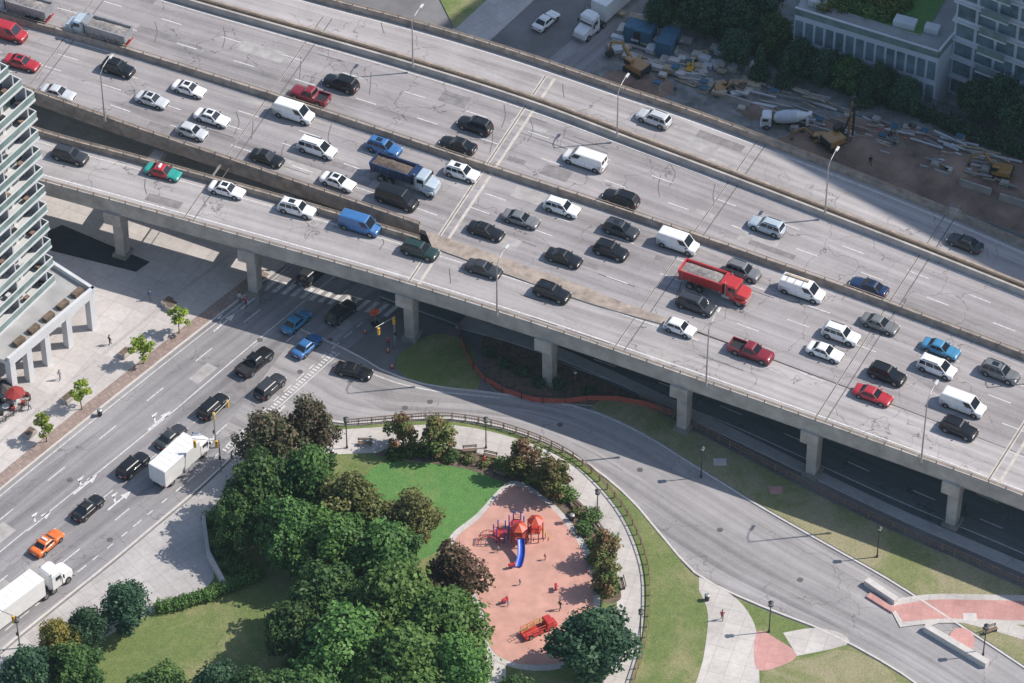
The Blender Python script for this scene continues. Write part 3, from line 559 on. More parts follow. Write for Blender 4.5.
for a_ in(('excavator',636,72,2.4,'digger',.85),('drilling_rig',836,145,.6,'digger',.9,True),('excavator',818,142,3.2,'digger',.6),('excavator',1000,176,2.8,'digger',.75),('excavator',722,92,.1,'digger',.5),('excavator',690,72,1.2,'yellow',.4),('excavator',900,150,2.0,'olive',.5)): excavator(*a_)
# ================================================================ TREES
def leaf_mesh(name,blobs,nleaf,size,pal,trunk=None,seed=0):
    r=np.random.default_rng(seed); vol=np.array([b[3]*b[4] if len(b)>4 else b[3]**2 for b in blobs]); pr_=vol/vol.sum(); idx=r.choice(len(blobs),nleaf,p=pr_)
    B=np.array([(b[0],b[1],b[2],b[3],b[4] if len(b)>4 else b[3]) for b in blobs])[idx]
    d=r.normal(size=(nleaf,3)); d/=np.linalg.norm(d,axis=1)[:,None]; lump=1+.25*np.sin(d[:,0]*5+idx)*np.sin(d[:,1]*6+idx*2)+.15*np.sin(d[:,2]*9+idx*3)
    rad=r.uniform(.4,1.0,nleaf)**.5*lump*(1+.35*r.uniform(0,1,nleaf)**6)
    c=B[:,:3]+d*rad[:,None]*np.stack([B[:,3],B[:,3],B[:,4]],1)
    n=d*.6+r.normal(size=(nleaf,3))*.45+np.array([0,0,.45]); n/=np.linalg.norm(n,axis=1)[:,None]
    a=np.cross(n,r.normal(size=(nleaf,3))); a/=np.linalg.norm(a,axis=1)[:,None]; b=np.cross(n,a)
    s=(size*r.uniform(.6,1.35,nleaf))[:,None]/2
    V=np.stack([c-a*s*1.2,c+b*s*.8,c+a*s*1.2,c-b*s*.8],1).reshape(-1,3)
    pal=np.array(pal); bc=r.uniform(0,1,len(blobs))[idx]; f=np.clip(bc*.65+r.uniform(0,1,nleaf)*.4,0,.999)*(len(pal)-1); i0=f.astype(int); t=(f-i0)[:,None]
    C=pal[i0]*(1-t)+pal[np.minimum(i0+1,len(pal)-1)]*t; C=C*r.uniform(.75,1.25,(nleaf,1))
    mb=MB()
    if trunk:
        h,tr=trunk; mb.cyl((0,0,0),(0.1,0,h*.55),tr,tr*.65,'bark',8); mb.cyl((.1,0,h*.55),(.1,.1,h*.85),tr*.65,tr*.2,'bark',6)
        for k in range(min(9,len(blobs))):
            q=blobs[k]; mb.cyl((0.05,0,h*(.25+.04*k)),(q[0],q[1],q[2]),tr*.4,tr*.1,'bark',5)
    nb=len(mb.v); mb.mi('leaves'); li=mb.names.index('leaves')
    fs=np.arange(nleaf*4).reshape(-1,4)+nb
    me=bpy.data.meshes.new(name); me.from_pydata(mb.v+[tuple(x) for x in V.tolist()],[],mb.f+fs.tolist())
    for n_ in mb.names: me.materials.append(MT[n_])
    me.polygons.foreach_set('material_index',mb.m+[li]*nleaf)
    col=me.color_attributes.new('Col','FLOAT_COLOR','POINT'); arr=np.ones((nb+nleaf*4,4),np.float32); arr[nb:,:3]=np.repeat(C,4,0); arr[:nb,:3]=.05
    col.data.foreach_set('color',arr.ravel()); me.update(); return me
def crown(r,h,k,seed,base=.3,flat=.8,bs=(.20,.34)):
    q=random.Random(seed); out=[]
    for i in range(k):
        t=(i+.5)/k; zz_=h*(base+(1-base)*t*.88)+q.uniform(-.4,.4); env=1-(2*abs(t-.38))**2*.5
        a=i*2.399+q.uniform(-.5,.5); rr=r*env*q.uniform(.3,.86)*(1 if t<.85 else .45); br=r*q.uniform(*bs)
        out.append((rr*math.cos(a),rr*math.sin(a),zz_,br,br*flat))
    out.append((0,0,h*.6,r*.42,r*.4)); return out
GRN=[(.035,.085,.026),(.065,.14,.036),(.12,.21,.055)];BRT=[(.055,.12,.03),(.095,.19,.045),(.155,.27,.07)];OLV=[(.08,.095,.03),(.14,.155,.05),(.21,.20,.07)];PUR=[(.06,.055,.04),(.13,.085,.06),(.085,.11,.05),(.18,.12,.08)];DRK=[(.022,.06,.035),(.042,.10,.05),(.08,.15,.07)];RDG=[(.07,.13,.035),(.12,.17,.045),(.15,.16,.05),(.20,.12,.06),(.28,.12,.08)];YEL=[(.16,.26,.03),(.26,.36,.04),(.36,.42,.07)];GLD=[(.14,.15,.03),(.27,.25,.05),(.36,.30,.07)];BRN=[(.08,.08,.035),(.15,.11,.06),(.20,.12,.08)]
TM={}
for nm,pal,r,h,k,nl in(('g',GRN,5,11,36,8500),('g2',GRN,5,11,40,8500),('b',BRT,5,11,40,8500),('b2',BRT,5,11,36,8500),('o',OLV,5,11,36,8000),('p',PUR,5,11,34,7500),('d',DRK,5,10,34,8500),('n',BRN,5,11,32,7000),('y',GLD,5,10,30,7000)):
    TM[nm]=(leaf_mesh('tree_crown',crown(r,h,k,sum(map(ord,nm))),nl,.43,pal,(h,.28),sum(map(ord,nm))),r,h)
TM['r']=(leaf_mesh('tree_crown',crown(2.5,6,16,5,.2,1.0),2600,.32,RDG,(6,.12),5),2.5,6); TM['r2']=(leaf_mesh('tree_crown',crown(2.5,6,16,9,.2,1.0),2600,.32,RDG,(6,.12),9),2.5,6)
TM['s']=(leaf_mesh('tree_crown',crown(1.4,4.6,10,3,.4,1.0),750,.26,YEL,(4.6,.07),3),1.4,4.6); TM['c']=(leaf_mesh('tree_crown',[(0,0,1.2+i*.75,1.5*(1-i/9),.8) for i in range(9)],2500,.3,DRK,(7,.15),4),1.6,7.5)
KIND=dict(g='green_tree',g2='green_tree',b='green_tree',b2='green_tree',o='autumn_tree',p='purple_leaf_tree',d='dark_green_tree',n='autumn_tree',y='golden_tree',r='red_leaf_tree',r2='red_leaf_tree',s='young_street_tree',c='conifer_tree')
def tree(k,u,v,r,h,frac=.6):
    me,R0,H0=TM[k]; p=P(u,v,h*frac); obj(KIND[k],me,(p.x,p.y,.1),random.uniform(0,6.28),None,(r/R0*random.uniform(.92,1.08),r/R0*random.uniform(.92,1.08),h/H0))
for t in[('p',268,440,4.2,10),('p',310,426,3.8,10),('g',262,484,4.6,11),('g2',308,478,4.4,11.5),('o',352,503,4.8,11),('g',238,516,3.6,9),('g2',292,530,5,11),('b2',335,545,5,11.5),('o',412,520,4.2,10),('g2',383,556,5,11),('n',452,572,4.4,10),('b',392,602,6.4,13),('g',326,596,5.2,11),('b2',440,622,5.8,12),('b',346,643,6.0,12),('b2',405,660,6.2,12),('b',458,668,5,11),('g',298,630,4.2,10),('d',125,605,3.6,7.5),('d',85,628,3.0,7),('y',58,640,3.0,7),('d',28,672,4,8),('g2',75,668,4,8),('g2',160,690,4,8),('d',215,690,4.4,8),('g',260,700,4.6,9),('g2',310,700,5,10),('d',592,640,5.4,9.5),('g',520,705,4,8),
 ('r',403,430,2.4,6),('r2',436,433,2.7,6.4),('r',522,456,2.4,6),('r2',550,474,3.0,6.6),('r',604,545,2.2,5.6),('r2',608,574,2.3,5.6),('s',178,318,1.5,4.6),('s',142,348,1.7,4.8),('s',80,393,1.6,5),('s',45,426,1.5,4.8)]:
    tree(*t)
for u,v,k,r,h in((705,8,'d',4,9),(735,15,'d',4,8),(760,-5,'d',4,9),(775,30,'g',3,7),(735,45,'d',3,6),(800,55,'d',3,6),(825,65,'d',3,6),(850,72,'g',3,6),(880,80,'d',3,6.5),(905,92,'d',3,6),(1000,95,'d',3.5,8),(1020,108,'d',4,8),(975,98,'d',3,7),(680,-5,'g',4,8),(660,8,'d',3,7),(760,60,'c',1.5,6),(785,68,'c',1.5,6),(865,90,'c',1.5,5),(840,50,'d',3,6),(1010,60,'g',3,8)): tree(k,u,v,r,h)
def shrubs(name,pts,r,pal,z=.15,n=450,sz=.26,seed=1,loc=None):
    bl=[];q=random.Random(seed); o=P(*pts[0],z)
    for u,v in pts:
        p=P(u,v,z)-o; bl.append((p.x+q.uniform(-.3,.3),p.y+q.uniform(-.3,.3),r*.5,r*q.uniform(.8,1.2),r*.7))
    obj(name,leaf_mesh(name,bl,int(n*len(pts)*r*r),sz,pal,None,seed),loc or (o.x,o.y,z))
shrubs('flower_bed_shrubs',[(390,458),(405,455),(420,452),(436,455),(450,458)],1.1,GRN,seed=2)
shrubs('flower_bed_shrubs',[(505,468),(520,472),(535,482),(552,488),(566,498)],1.2,BRT,seed=3)
shrubs('flower_bed_shrubs',[(585,530),(597,560),(603,575),(612,592),(596,545),(590,520)],1.1,GRN,seed=4)
shrubs('flower_bed_shrubs',[(470,462),(482,464),(575,515),(600,590)],.8,OLV,seed=14)
shrubs('park_shrubs',[(215,520),(225,535),(222,552),(232,568),(245,575)],1.4,GRN,seed=15)
hp=[P(u,v) for u,v in((258,578),(230,590),(205,600),(180,607),(160,612))]; hp=resamp(hp,26)
bl=[(p.x-hp[0].x,p.y-hp[0].y,.8,.8,.8) for p in hp]; obj('hedge',leaf_mesh('hedge',bl,6000,.25,BRT,None,6),(hp[0].x,hp[0].y,.1))
shrubs('underpass_shrubs',[(490,356),(504,364),(520,372),(540,384),(560,388),(590,392)],.9,DRK,seed=8)
hp=resamp([P(u,v) for u,v in((700,28),(800,75),(900,110),(1040,165))],46); bl=[(p.x-hp[0].x,p.y-hp[0].y,1.0,1.1,1.2) for p in hp]; obj('hedge',leaf_mesh('hedge',bl,8000,.35,DRK,None,16),(hp[0].x,hp[0].y,.1))
rw=MB(); wall(rw,W([(204,524),(206,545),(214,578),(226,592)],0),0,1.5,.4,'wall_conc'); rw.build('retaining_wall')
# ================================================================ BUILDINGS
B=empty('apartment_building')
c_=P(60,318); dS=(P(0,372)-P(56,318)).normalized(); dB=(P(-60,262)-P(56,318)).normalized()
body=MB(); sl_=MB(); gl=MB()
def quadbox(mb,o,a,la,b,lb,z0,z1,m):
    p=[o,o+a*la,o+a*la+b*lb,o+b*lb]; vs=[(q.x,q.y,z0) for q in p]+[(q.x,q.y,z1) for q in p]
    ar=a.cross(b).z; fs=[(3,2,1,0),(4,5,6,7),(0,1,5,4),(1,2,6,5),(2,3,7,6),(3,0,4,7)]
    if ar<0: fs=[f[::-1] for f in fs]
    mb.add(vs,fs,m)
NF=13
for f in range(NF):
    z=6.5+f*3.0; st=0.0 if f<11 else 1.6*(f-10)
    o=c_+dB*(.25*st); oi=o+dB*1.7+dS*(1.3+st)
    quadbox(body,oi,dS,26-st,dB,22,z-.0,z+3.0,'window_glass')
    for k in range(9):
        quadbox(body,oi+dS*(k*2.9)-dB*.06,dS,.5,dB,.3,z,z+2.95,'bldg_white')
        if (k*7+f*5)%3==0: quadbox(body,oi+dS*(k*2.9+.7)-dB*.03,dS,1.1,dB,.1,z+.2,z+2.6,'curtain')
    quadbox(sl_,o+dS*st,dS,28-st,dB,24,z-.3,z+.02,'bldg_white')
    quadbox(gl,o+dS*(st+.08)+dB*.06,dS,27.8-st,dB,.07,z+.03,z+1.0,'balcony_glass'); quadbox(gl,o+dS*(st+.05)+dB*.03,dS,27.8-st,dB,.14,z+1.0,z+1.1,'bldg_white')
    quadbox(gl,o+dS*(st+.06)+dB*.2,dS,.07,dB,14,z+.03,z+1.0,'balcony_glass'); quadbox(gl,o+dS*(st+.03)+dB*.2,dS,.13,dB,14,z+1.0,z+1.1,'bldg_white')
    for k in range(5): quadbox(sl_,o+dS*(st+1.3+k*5.6)+dB*.2,dS,.22,dB,1.6,z+.03,z+2.65,'bldg_grey')
    for k in range(8):
        s_=st+1.8+k*3.1+(f*1.7)%1.5; pb_=o+dS*s_+dB*.85
        if (k+f)%2: gl.box((pb_.x,pb_.y,z+.38),(.7,.5,.7),('wood_rail','dark_metal','bldg_white')[(k*f)%3],rz=SA)
        elif (k*3+f)%5==0: gl.cyl((pb_.x,pb_.y,z+.03),(pb_.x,pb_.y,z+.7),.25,.4,'opening_shade_pot_dark',8)
z=6.5+NF*3.0; quadbox(sl_,c_+dS*5+dB*2.5,dS,22,dB,20,z-.2,z+.6,'bldg_grey'); quadbox(sl_,c_+dS*8+dB*6,dS,8,dB,8,z+.6,z+3,'bldg_grey')
quadbox(body,c_+dB*3+dS*2,dS,30,dB,20,0,6.1,'window_glass')
for k in range(10): quadbox(body,c_+dB*2.9+dS*(2+k*3),dS,.4,dB,.3,0,6.0,'bldg_white')
body.build('walls_and_windows',parent=B); sl_.build('floor_slabs',parent=B); gl.build('balconies',parent=B)
pc=MB(); top=[P(46,258,6.4),P(96,290,6.4),P(10,362,6.4),P(-60,330,6.4)]
def prism(mb,pts,z0,z1,m,mt=None):
    ar=sum(pts[i].x*pts[(i+1)%len(pts)].y-pts[(i+1)%len(pts)].x*pts[i].y for i in range(len(pts)))
    if ar<0: pts=pts[::-1]
    n=len(pts); mb.add([(p.x,p.y,z1) for p in pts]+[(p.x,p.y,z0) for p in pts],[tuple(range(2*n-1,n-1,-1))]+[(i,n+i,n+(i+1)%n,(i+1)%n) for i in range(n)],m); mb.add([(p.x,p.y,z1) for p in pts],[tuple(range(n))],mt or m)
prism(pc,top,5.6,6.2,'bldg_white','bldg_roof')
for (u,v) in((95,291),(71,310),(48,330),(28,347),(10,362),(70,274)):
    p=P(u,v,6.4); q=p+(P(0,300,6.4)-p).normalized()*.8; pc.box((q.x,q.y,2.8),(.9,.9,5.6),'bldg_white',rz=SA)
for (a_,b_) in((top[0],top[1]),(top[1],top[2])): wall(pc,[a_,b_],5.7,6.9,.45,'bldg_white',2,off=-.3)
for k in range(5): q=top[1].lerp(top[2],.12+k*.17)+(top[0]-top[1]).normalized()*1.5; pc.box((q.x,q.y,6.5),(1.6,.8,.6),'mulch',rz=SA)
pc.build('entrance_canopy',parent=B)
lb=MB()
quadbox(lb,P(0,372)+dB*2,dS,30,dB,14,0,13,'window_glass')
for k in range(8): quadbox(lb,P(0,372)+dB*1.9+dS*(k*3.2),dS,.5,dB,.4,0,13,'bldg_white')
for z in(4,8.2,12.6): quadbox(lb,P(0,372)+dB*1.7,dS,30,dB,15,z,z+.7,'bldg_white')
lb.build('lower_wing',parent=B)
pt=MB()
for i,(u,v) in enumerate(((4,398),(16,404),(6,410),(20,396))):
    p=P(u,v,.15); pt.cyl((p.x,p.y,.85),(p.x,p.y,.9),.5,.5,'bldg_white',10); pt.cyl((p.x,p.y,.15),(p.x,p.y,.86),.05,.05,'steel',6)
    if i<2: pt.cyl((p.x,p.y,.9),(p.x,p.y,2.5),.04,.04,'steel',6); pt.cyl((p.x,p.y,2.1),(p.x,p.y,2.7),1.3,.05,'umbrella_red' if i%2 else 'trim_black',8,False)
    for k in range(3): a=k*2.1; pt.box((p.x+.9*math.cos(a),p.y+.9*math.sin(a),.4),(.45,.45,.5),'trim_black' if k else 'umbrella_red')
rail(pt,[P(-30,398,.15),P(8,385,.15),P(34,402,.15),P(-10,432,.15)],.15,1.0,'trim_black',1.2,2,.04,4)
pt.build('restaurant_patio')
C2=empty('terrace_apartment_building'); tb=MB()
ft=[P(795,14,9),P(938,58,9),P(958,34,9),P(1010,-60,9),P(840,-100,9)]; prism(tb,ft,0,9,'bldg_pale','bldg_roof')
def inr(k,z): return [Vector((q.x,q.y,z)) for q in(p.lerp(P(880,-15,9),k) for p in ft)]
gi=inr(.30,9.15); a_=gi[:]; prism(tb,a_,9.0,9.15,'kerb','lawn_grass')
for i in range(4): wall(tb,[ft[i],ft[i+1]],9,10.1,.2,'balcony_glass',2); wall(tb,[ft[i],ft[i+1]],10.1,10.22,.3,'bldg_white',2)
for k in range(14):
    a=ft[0].lerp(ft[1],(k+.1)/14); b=ft[0].lerp(ft[1],(k+.86)/14); nn=nrm((b-a).normalized()); s=-.05
    for z in(1.0,5.0): tb.quad((a.x+nn.x*s,a.y+nn.y*s,z),(b.x+nn.x*s,b.y+nn.y*s,z),(b.x+nn.x*s,b.y+nn.y*s,z+3.1),(a.x+nn.x*s,a.y+nn.y*s,z+3.1),'pale_glass')
for (u,v,sx,sy) in((905,26,3,1.6),(932,32,2,1.2),(818,6,2.5,1.2)): p=P(u,v,9); tb.box((p.x,p.y,9.6),(sx,sy,1.0),'bldg_white',rz=-.4)
tb.build('podium',parent=C2)
tw=MB()
o=P(948,92); ea=(P(1040,128)-o).normalized(); eb=(P(975,45)-o).normalized()
quadbox(tw,o,ea,30,eb,26,0,26,'bldg_pale')
for f in range(8):
    z=f*3.2+.5
    for k in range(10):
        a=o+ea*(k*3+.3)-eb*.05; b=a+ea*2.55; tw.quad((a.x,a.y,z),(b.x,b.y,z),(b.x,b.y,z+2.3),(a.x,a.y,z+2.3),'pale_glass')
        a=o+eb*(k*2.6+.3)-ea*.05; b=a+eb*2.2; tw.quad((b.x,b.y,z),(a.x,a.y,z),(a.x,a.y,z+2.3),(b.x,b.y,z+2.3),'pale_glass')
    quadbox(tw,o-ea*.35-eb*.35,ea,30,eb,26.5,z+2.4,z+2.68,'bldg_white')
    for k in range(3):
        quadbox(tw,o+ea*(4+k*8)-eb*1.6,ea,4,eb,1.6,z-.3,z-.05,'bldg_white'); quadbox(tw,o+ea*(4+k*8)-eb*1.6,ea,4,eb,.08,z-.04,z+.95,'balcony_glass')
tw.build('tower_block',parent=C2)
rb=MB(); q=P(925,2)
for f in range(8):
    z=9+f*3.1; ring=lambda r,z:[(q.x+r*math.cos(a),q.y+6+r*math.sin(a),z) for a in np.linspace(0,2*math.pi,25)[:-1]]
    rb.loft([ring(6,z),ring(6,z+.3)],'bldg_white',False); rb.loft([ring(4.8,z+.3),ring(4.8,z+3.1)],'pale_glass',False); rb.loft([ring(5.9,z+.3),ring(5.9,z+1.2)],'balcony_glass',False,cap=False)
rb.build('round_balconies',parent=C2)
def on9(l): return [(u,v+0) for u,v in l]
sp=[P(u,v,9.1) for u,v in((838,0),(846,8),(858,12),(870,14),(885,18),(852,2),(880,8),(868,2),(895,12),(905,6),(890,0),(815,-2),(825,8))]
bl=[(p.x-sp[0].x,p.y-sp[0].y,.6,random.uniform(.9,1.5),.9) for p in sp]; obj('roof_garden_shrubs',leaf_mesh('roof_garden_shrubs',bl,6000,.28,GLD[:2]+BRT,None,12),sp[0])
tl=MB(); hh=90.0; sh=Vector((SD.x,SD.y,0))/SD.z
g0=P(770,152,Z); g1=P(1024,288,Z); dd=(g1-g0).normalized(); g00=g0-dd*((g0.x-P(470,0,Z).x)/dd.x)
f0=g00+sh*(hh-Z); f1=g1+sh*(hh-Z)+dd*120; nn=nrm(dd)
if nn.y<0: nn=-nn
f0=Vector((f0.x,f0.y,0));f1=Vector((f1.x,f1.y,0))
prism(tl,[f0,f1,f1+nn*45,f0+nn*45],0,hh,'bldg_pale')
for f in range(28):
    z=f*3.2+.8; a=f0-nn*.05; b=f1-nn*.05
    tl.quad((a.x,a.y,z),(b.x,b.y,z),(b.x,b.y,z+2),(a.x,a.y,z+2),'pale_glass')
tl.build('office_tower')
# ================================================================ STREET FURNITURE
def lamp(u,v,z,h,ax,arm=2.4,double=False):
    mb=MB(); mb.cyl((0,0,0),(0,0,.5),.2,.16,'steel',8); mb.cyl((0,0,.5),(0,0,h),.12,.07,'steel',8)
    for s in((1,-1) if double else (1,)):
        pts=[Vector((0,0,h-.1)),Vector((s*arm*.3,0,h+.5)),Vector((s*arm*.7,0,h+.75)),Vector((s*arm,0,h+.75))]
        for i in range(3): mb.cyl(pts[i],pts[i+1],.06,.055,'steel',6)
        mb.rbox((s*(arm+.35),0,h+.72),(.9,.34,.18),'lamp_head',.06)
    p=P(u,v,z); mb.build('street_lamp',(p.x,p.y,z),ax)
da=hgrid(md,500)
for u,v,h,dr in((105,121,9,1),(413,67,8.5,-1),(617,137,8.5,-1),(825,214,9,-1),(497,316,9.5,1),(706,386,10.5,1),(921,462,11,1),(1062,375,9.5,-1),(-20,-60,9,1)): lamp(u,v,Z+.9,h-.9,da+math.pi/2*dr*-1 if dr<0 else da+math.pi/2)
for u,v in((347,448),(486,448),(575,400),(597,520),(701,477),(769,632),(877,557),(983,655),(20,648),(640,640)):
    mb=MB(); mb.cyl((0,0,0),(0,0,.4),.16,.12,'dark_metal'); mb.cyl((0,0,.4),(0,0,4.6),.08,.06,'dark_metal'); mb.cyl((0,0,4.6),(0,0,4.75),.3,.3,'dark_metal',10); mb.cyl((0,0,4.75),(0,0,5.15),.2,.27,'lamp_head',10); mb.cyl((0,0,5.15),(0,0,5.35),.34,.08,'dark_metal',10)
    p=P(u,v,.13); mb.build('park_lamp',(p.x,p.y,.12))
def signal(u,v,rz):
    mb=MB(); mb.cyl((0,0,0),(0,0,5.6),.11,.08,'steel'); mb.cyl((0,0,5.4),(3.2,0,5.8),.06,.05,'steel',6)
    for x in(0.25,2.9):
        mb.rbox((x,.2,5.1),(.35,.3,1.1),'play_yellow',.05)
        for k,c in enumerate(('tail_light','play_yellow')): mb.cyl((x,.36,5.45-k*.33),(x,.37,5.45-k*.33),.11,.11,c,8)
    mb.box((0,.15,2.6),(.3,.2,.4),'trim_black'); p=P(u,v,.13); mb.build('traffic_light',(p.x,p.y,.12),rz)
signal(221,472,SA+2.2); signal(216,447,SA); signal(395,348,SA+3); signal(288,268,SA+2); signal(20,648,SA+1.8)
mb=MB(); mb.cyl((0,0,0),(0,0,2.3),.05,.05,'steel'); mb.add([(-.7,.05,2.0),(0,.05,1.3),(.7,.05,2.0),(0,.05,2.7)],[(0,1,2,3)],'sign_orange'); mb.box((0,0,.1),(1,.8,.12),'trim_black'); mb.box((0,.02,2.0),(.95,.03,.95),'sign_orange'); p=P(375,324,.05); mb.build('road_work_sign',(p.x,p.y,.04),.3)
def cone(u,v):
    mb=MB(); mb.box((0,0,.03),(.4,.4,.06),'trim_black'); mb.cyl((0,0,.05),(0,0,.8),.17,.04,'sign_orange',8); mb.cyl((0,0,.4),(0,0,.55),.115,.085,'white_line',8); p=P(u,v,.05); mb.build('traffic_cone',(p.x,p.y,.05))
for u,v in((388,352),(392,368),(365,333),(700,112),(880,130),(905,140)): cone(u,v)
fm=MB(); rail(fm,W([(345,426),(400,421),(450,419),(500,428),(550,446),(588,470),(625,512),(646,560),(650,600),(645,645),(628,700)],.15),.15,1.1,'wood_rail',1.6,2,.06,5); fm.build('park_fence')
fm=MB(); rail(fm,W([(640,402),(700,432),(800,484),(900,532),(1024,586),(1120,628)],.13),.13,1.2,'wood_rail',1.6,2,.06,5); fm.build('verge_fence')
fm=MB(); sf=W([(458,325),(462,345),(480,378),(520,399),(560,404),(600,400),(640,405),(672,416)],.1); wall(fm,sf,.2,1.0,.04,'snow_fence'); rail(fm,sf,.1,1.25,'dark_metal',2.5,1,.04); fm.build('construction_fence')
fm=MB(); rail(fm,resamp([P(690,22),P(800,66),P(900,102),P(1060,160)],60),.1,2.4,'dark_metal',2.5,3,.05,3); rail(fm,W([(640,118),(760,160),(830,185),(1024,262)],0),.0,1.8,'steel',2.5,2,.05); fm.build('site_fence')
for pts_,hh_,m_ in(([(925,630),(945,645),(987,667)],.9,'kerb'),([(866,584),(880,592),(896,604)],.9,'kerb'),([(868,596),(884,604),(894,612)],.3,'pink_paving')):
    fm=MB(); wall(fm,W(pts_,0),0,hh_,.8,m_); fm.build('seating_wall')
def bench(u,v,rz):
    mb=MB()
    for k in range(3): mb.box((0,-.2+k*.17,.46),(1.8,.13,.05),'wood_rail')
    for k in range(2): mb.box((0,.3+k*.04,.65+k*.2),(1.8,.04,.14),'wood_rail')
    for x in(-.75,.75): mb.box((x,0,.22),(.07,.5,.44),'dark_metal'); mb.box((x,.3,.65),(.07,.06,.5),'dark_metal')
    p=P(u,v,.16); mb.build('park_bench',(p.x,p.y,.15),rz)
for u,v,rz in((470,452,.1),(490,458,-.3),(575,508,-.9),(598,530,-1.1),(365,445,0),(622,585,-1.4),(500,475,-.5),(990,632,.4)): bench(u,v,rz)
for u,v in((332,455),(572,520),(707,600),(235,470),(100,415)):
    mb=MB(); mb.cyl((0,0,0),(0,0,.9),.28,.32,'dark_metal',10); mb.cyl((0,0,.9),(0,0,1.02),.34,.2,'steel',10); p=P(u,v,.15); mb.build('litter_bin',(p.x,p.y,.15))
for u,v in((168,304),(172,308),(125,355),(68,400),(30,435)):
    mb=MB(); mb.rbox((0,0,.35),(1.6,1.1,.7),'concrete',.06); mb.box((0,0,.705),(1.35,.85,.02),'mulch'); p=P(u,v,.15); mb.build('planter_box',(p.x,p.y,.14),SA)
sm=MB()
for i in range(75):
    u=random.uniform(612,760); v=52+(u-640)*.38+random.uniform(-30,16); p=P(u,v); sm.box((p.x,p.y,.25+.008*i),(random.uniform(1.0,2.2),random.uniform(.8,1.3),random.choice((.3,.5,.7))),('concrete','bldg_white','kerb','lumber')[i%4],rz=random.choice((-.4,-.4,1.17,.2)))
sm.build('precast_slab_stacks')
sm=MB()
for i in range(120):
    u=random.uniform(640,1010); v=46+(u-640)*.33+random.uniform(-8,24); p=P(u,v); sm.box((p.x,p.y,.2+.005*i),(random.uniform(1.5,6),.25,.2),random.choice(('lumber','concrete','steel','bldg_white','rail_steel')),rz=random.uniform(-.65,-.2))
sm.build('lumber_piles')
sm=MB()
for i in range(38):
    u=random.uniform(650,1015); v=62+(u-650)*.30+random.uniform(-14,28); p=P(u,v); 
    for l in range(random.randint(1,3)): sm.box((p.x,p.y,.25+l*.4),(1.2,1.0,.12),'lumber',rz=-.4); sm.box((p.x,p.y,.43+l*.4),(1.0,.85,.24),('kerb','shipping_blue','concrete','load_dirt')[(i+l)%4],rz=-.4)
sm.build('material_pallets')
sm=MB()
for i in range(8):
    p=P(735+i*40,103+i*14.5); sm.box((p.x,p.y,.55),(4.4,.6,1.1),'concrete',rz=-.45,top=(1,.4))
sm.build('concrete_barrier')
for u,v,rz in((640,40,-.4),(668,50,1.2)):
    mb=MB(); p=P(u,v); mb.rbox((0,0,1.3),(4,2.4,2.6),'shipping_blue',.05); mb.box((0,-1.21,1.2),(1,.03,2),'trim_black')
    for k in range(9): mb.box((-1.8+k*.45,0,2.61),(.06,2.3,.03),'shipping_blue')
    mb.build('storage_container',(p.x,p.y,.06),rz)
for u,v,r in((905,160,4),(930,175,3),(800,150,3),(860,150,3.5),(650,88,2.5),(960,165,3),(620,80,2),(760,112,2)):
    mb=MB(); rings=[]
    for k in range(6):
        t=k/5; rr=r*(1-t)**.8+.05; rings.append([(rr*1.3*math.cos(a)*random.uniform(.88,1.1),rr*math.sin(a)*random.uniform(.88,1.1),t*r*.38) for a in np.linspace(0,2*math.pi,15)[:-1]])
    mb.loft(rings,'soil',False); p=P(u,v); mb.build('soil_heap',(p.x,p.y,.05))
# ================================================================ PLAYGROUND
pg=MB()
def post(x,y,h,m): pg.cyl((x,y,0),(x,y,h),.09,.09,m,8)
for cx,cy,zp,m in((0,0,1.5,'play_orange'),(-2.6,.6,1.1,'play_red'),(2.2,1.2,1.9,'play_red'),(-.6,2.4,1.3,'play_red')):
    hx=[(cx+1.05*math.cos(a),cy+1.05*math.sin(a)) for a in np.linspace(0,2*math.pi,7)[:-1]]
    pg.loft([[(x,y,zp) for x,y in hx],[(x,y,zp+.1) for x,y in hx]],m,False)
    for x,y in hx: post(x,y,zp+1.7,'play_red' if m=='play_orange' or cx>0 else 'play_blue')
    for i in range(6):
        a=hx[i];b=hx[(i+1)%6]
        if i%3: 
            for zz2 in(.35,.65,.95): pg.cyl((a[0],a[1],zp+zz2),(b[0],b[1],zp+zz2),.035,.035,'play_orange',5)
for cx,cy,zp in((0,0,3.2),(2.2,1.2,3.6)):
    hx=[(cx+1.2*math.cos(a),cy+1.2*math.sin(a),zp) for a in np.linspace(0,2*math.pi,7)[:-1]]
    for i in range(6): pg.add([hx[i],hx[(i+1)%6],(cx,cy,zp+.8)],[(0,1,2)],'play_red' if i%2 else 'play_orange')
for k in range(2): pg.cyl((-1.6,.3,1.2+k*.9),(-1,.1,1.5+k*.9),.05,.05,'play_red',6)
pg.box((1.1,.6,1.7),(1.2,.8,.08),'play_orange',rz=.5)
n=10; sr_=[]
for i in range(n+1):
    t=i/n; x=.3+.3*math.sin(t*3); y=-.9-t*3.8; z=1.75*(1-t)**1.15+.22; sr_.append([(x-.5,y,z+.35),(x-.42,y,z+.03),(x+.42,y,z+.03),(x+.5,y,z+.35),(x+.55,y,z-.02),(x-.55,y,z-.02)])
pg.loft(sr_,'play_blue')
for i in range(11):
    a=math.pi*i/10; b=math.pi*(i+1)/10 
    if i<10:
        for oy in(0,1.2): pg.cyl((-4.2+1.5*math.cos(a),-.8+oy,1.8*math.sin(a)),(-4.2+1.5*math.cos(b),-.8+oy,1.8*math.sin(b)),.05,.05,'play_red',6)
    pg.cyl((-4.2+1.5*math.cos(a),-.8,1.8*math.sin(a)),(-4.2+1.5*math.cos(a),.4,1.8*math.sin(a)),.035,.035,'play_red',5)
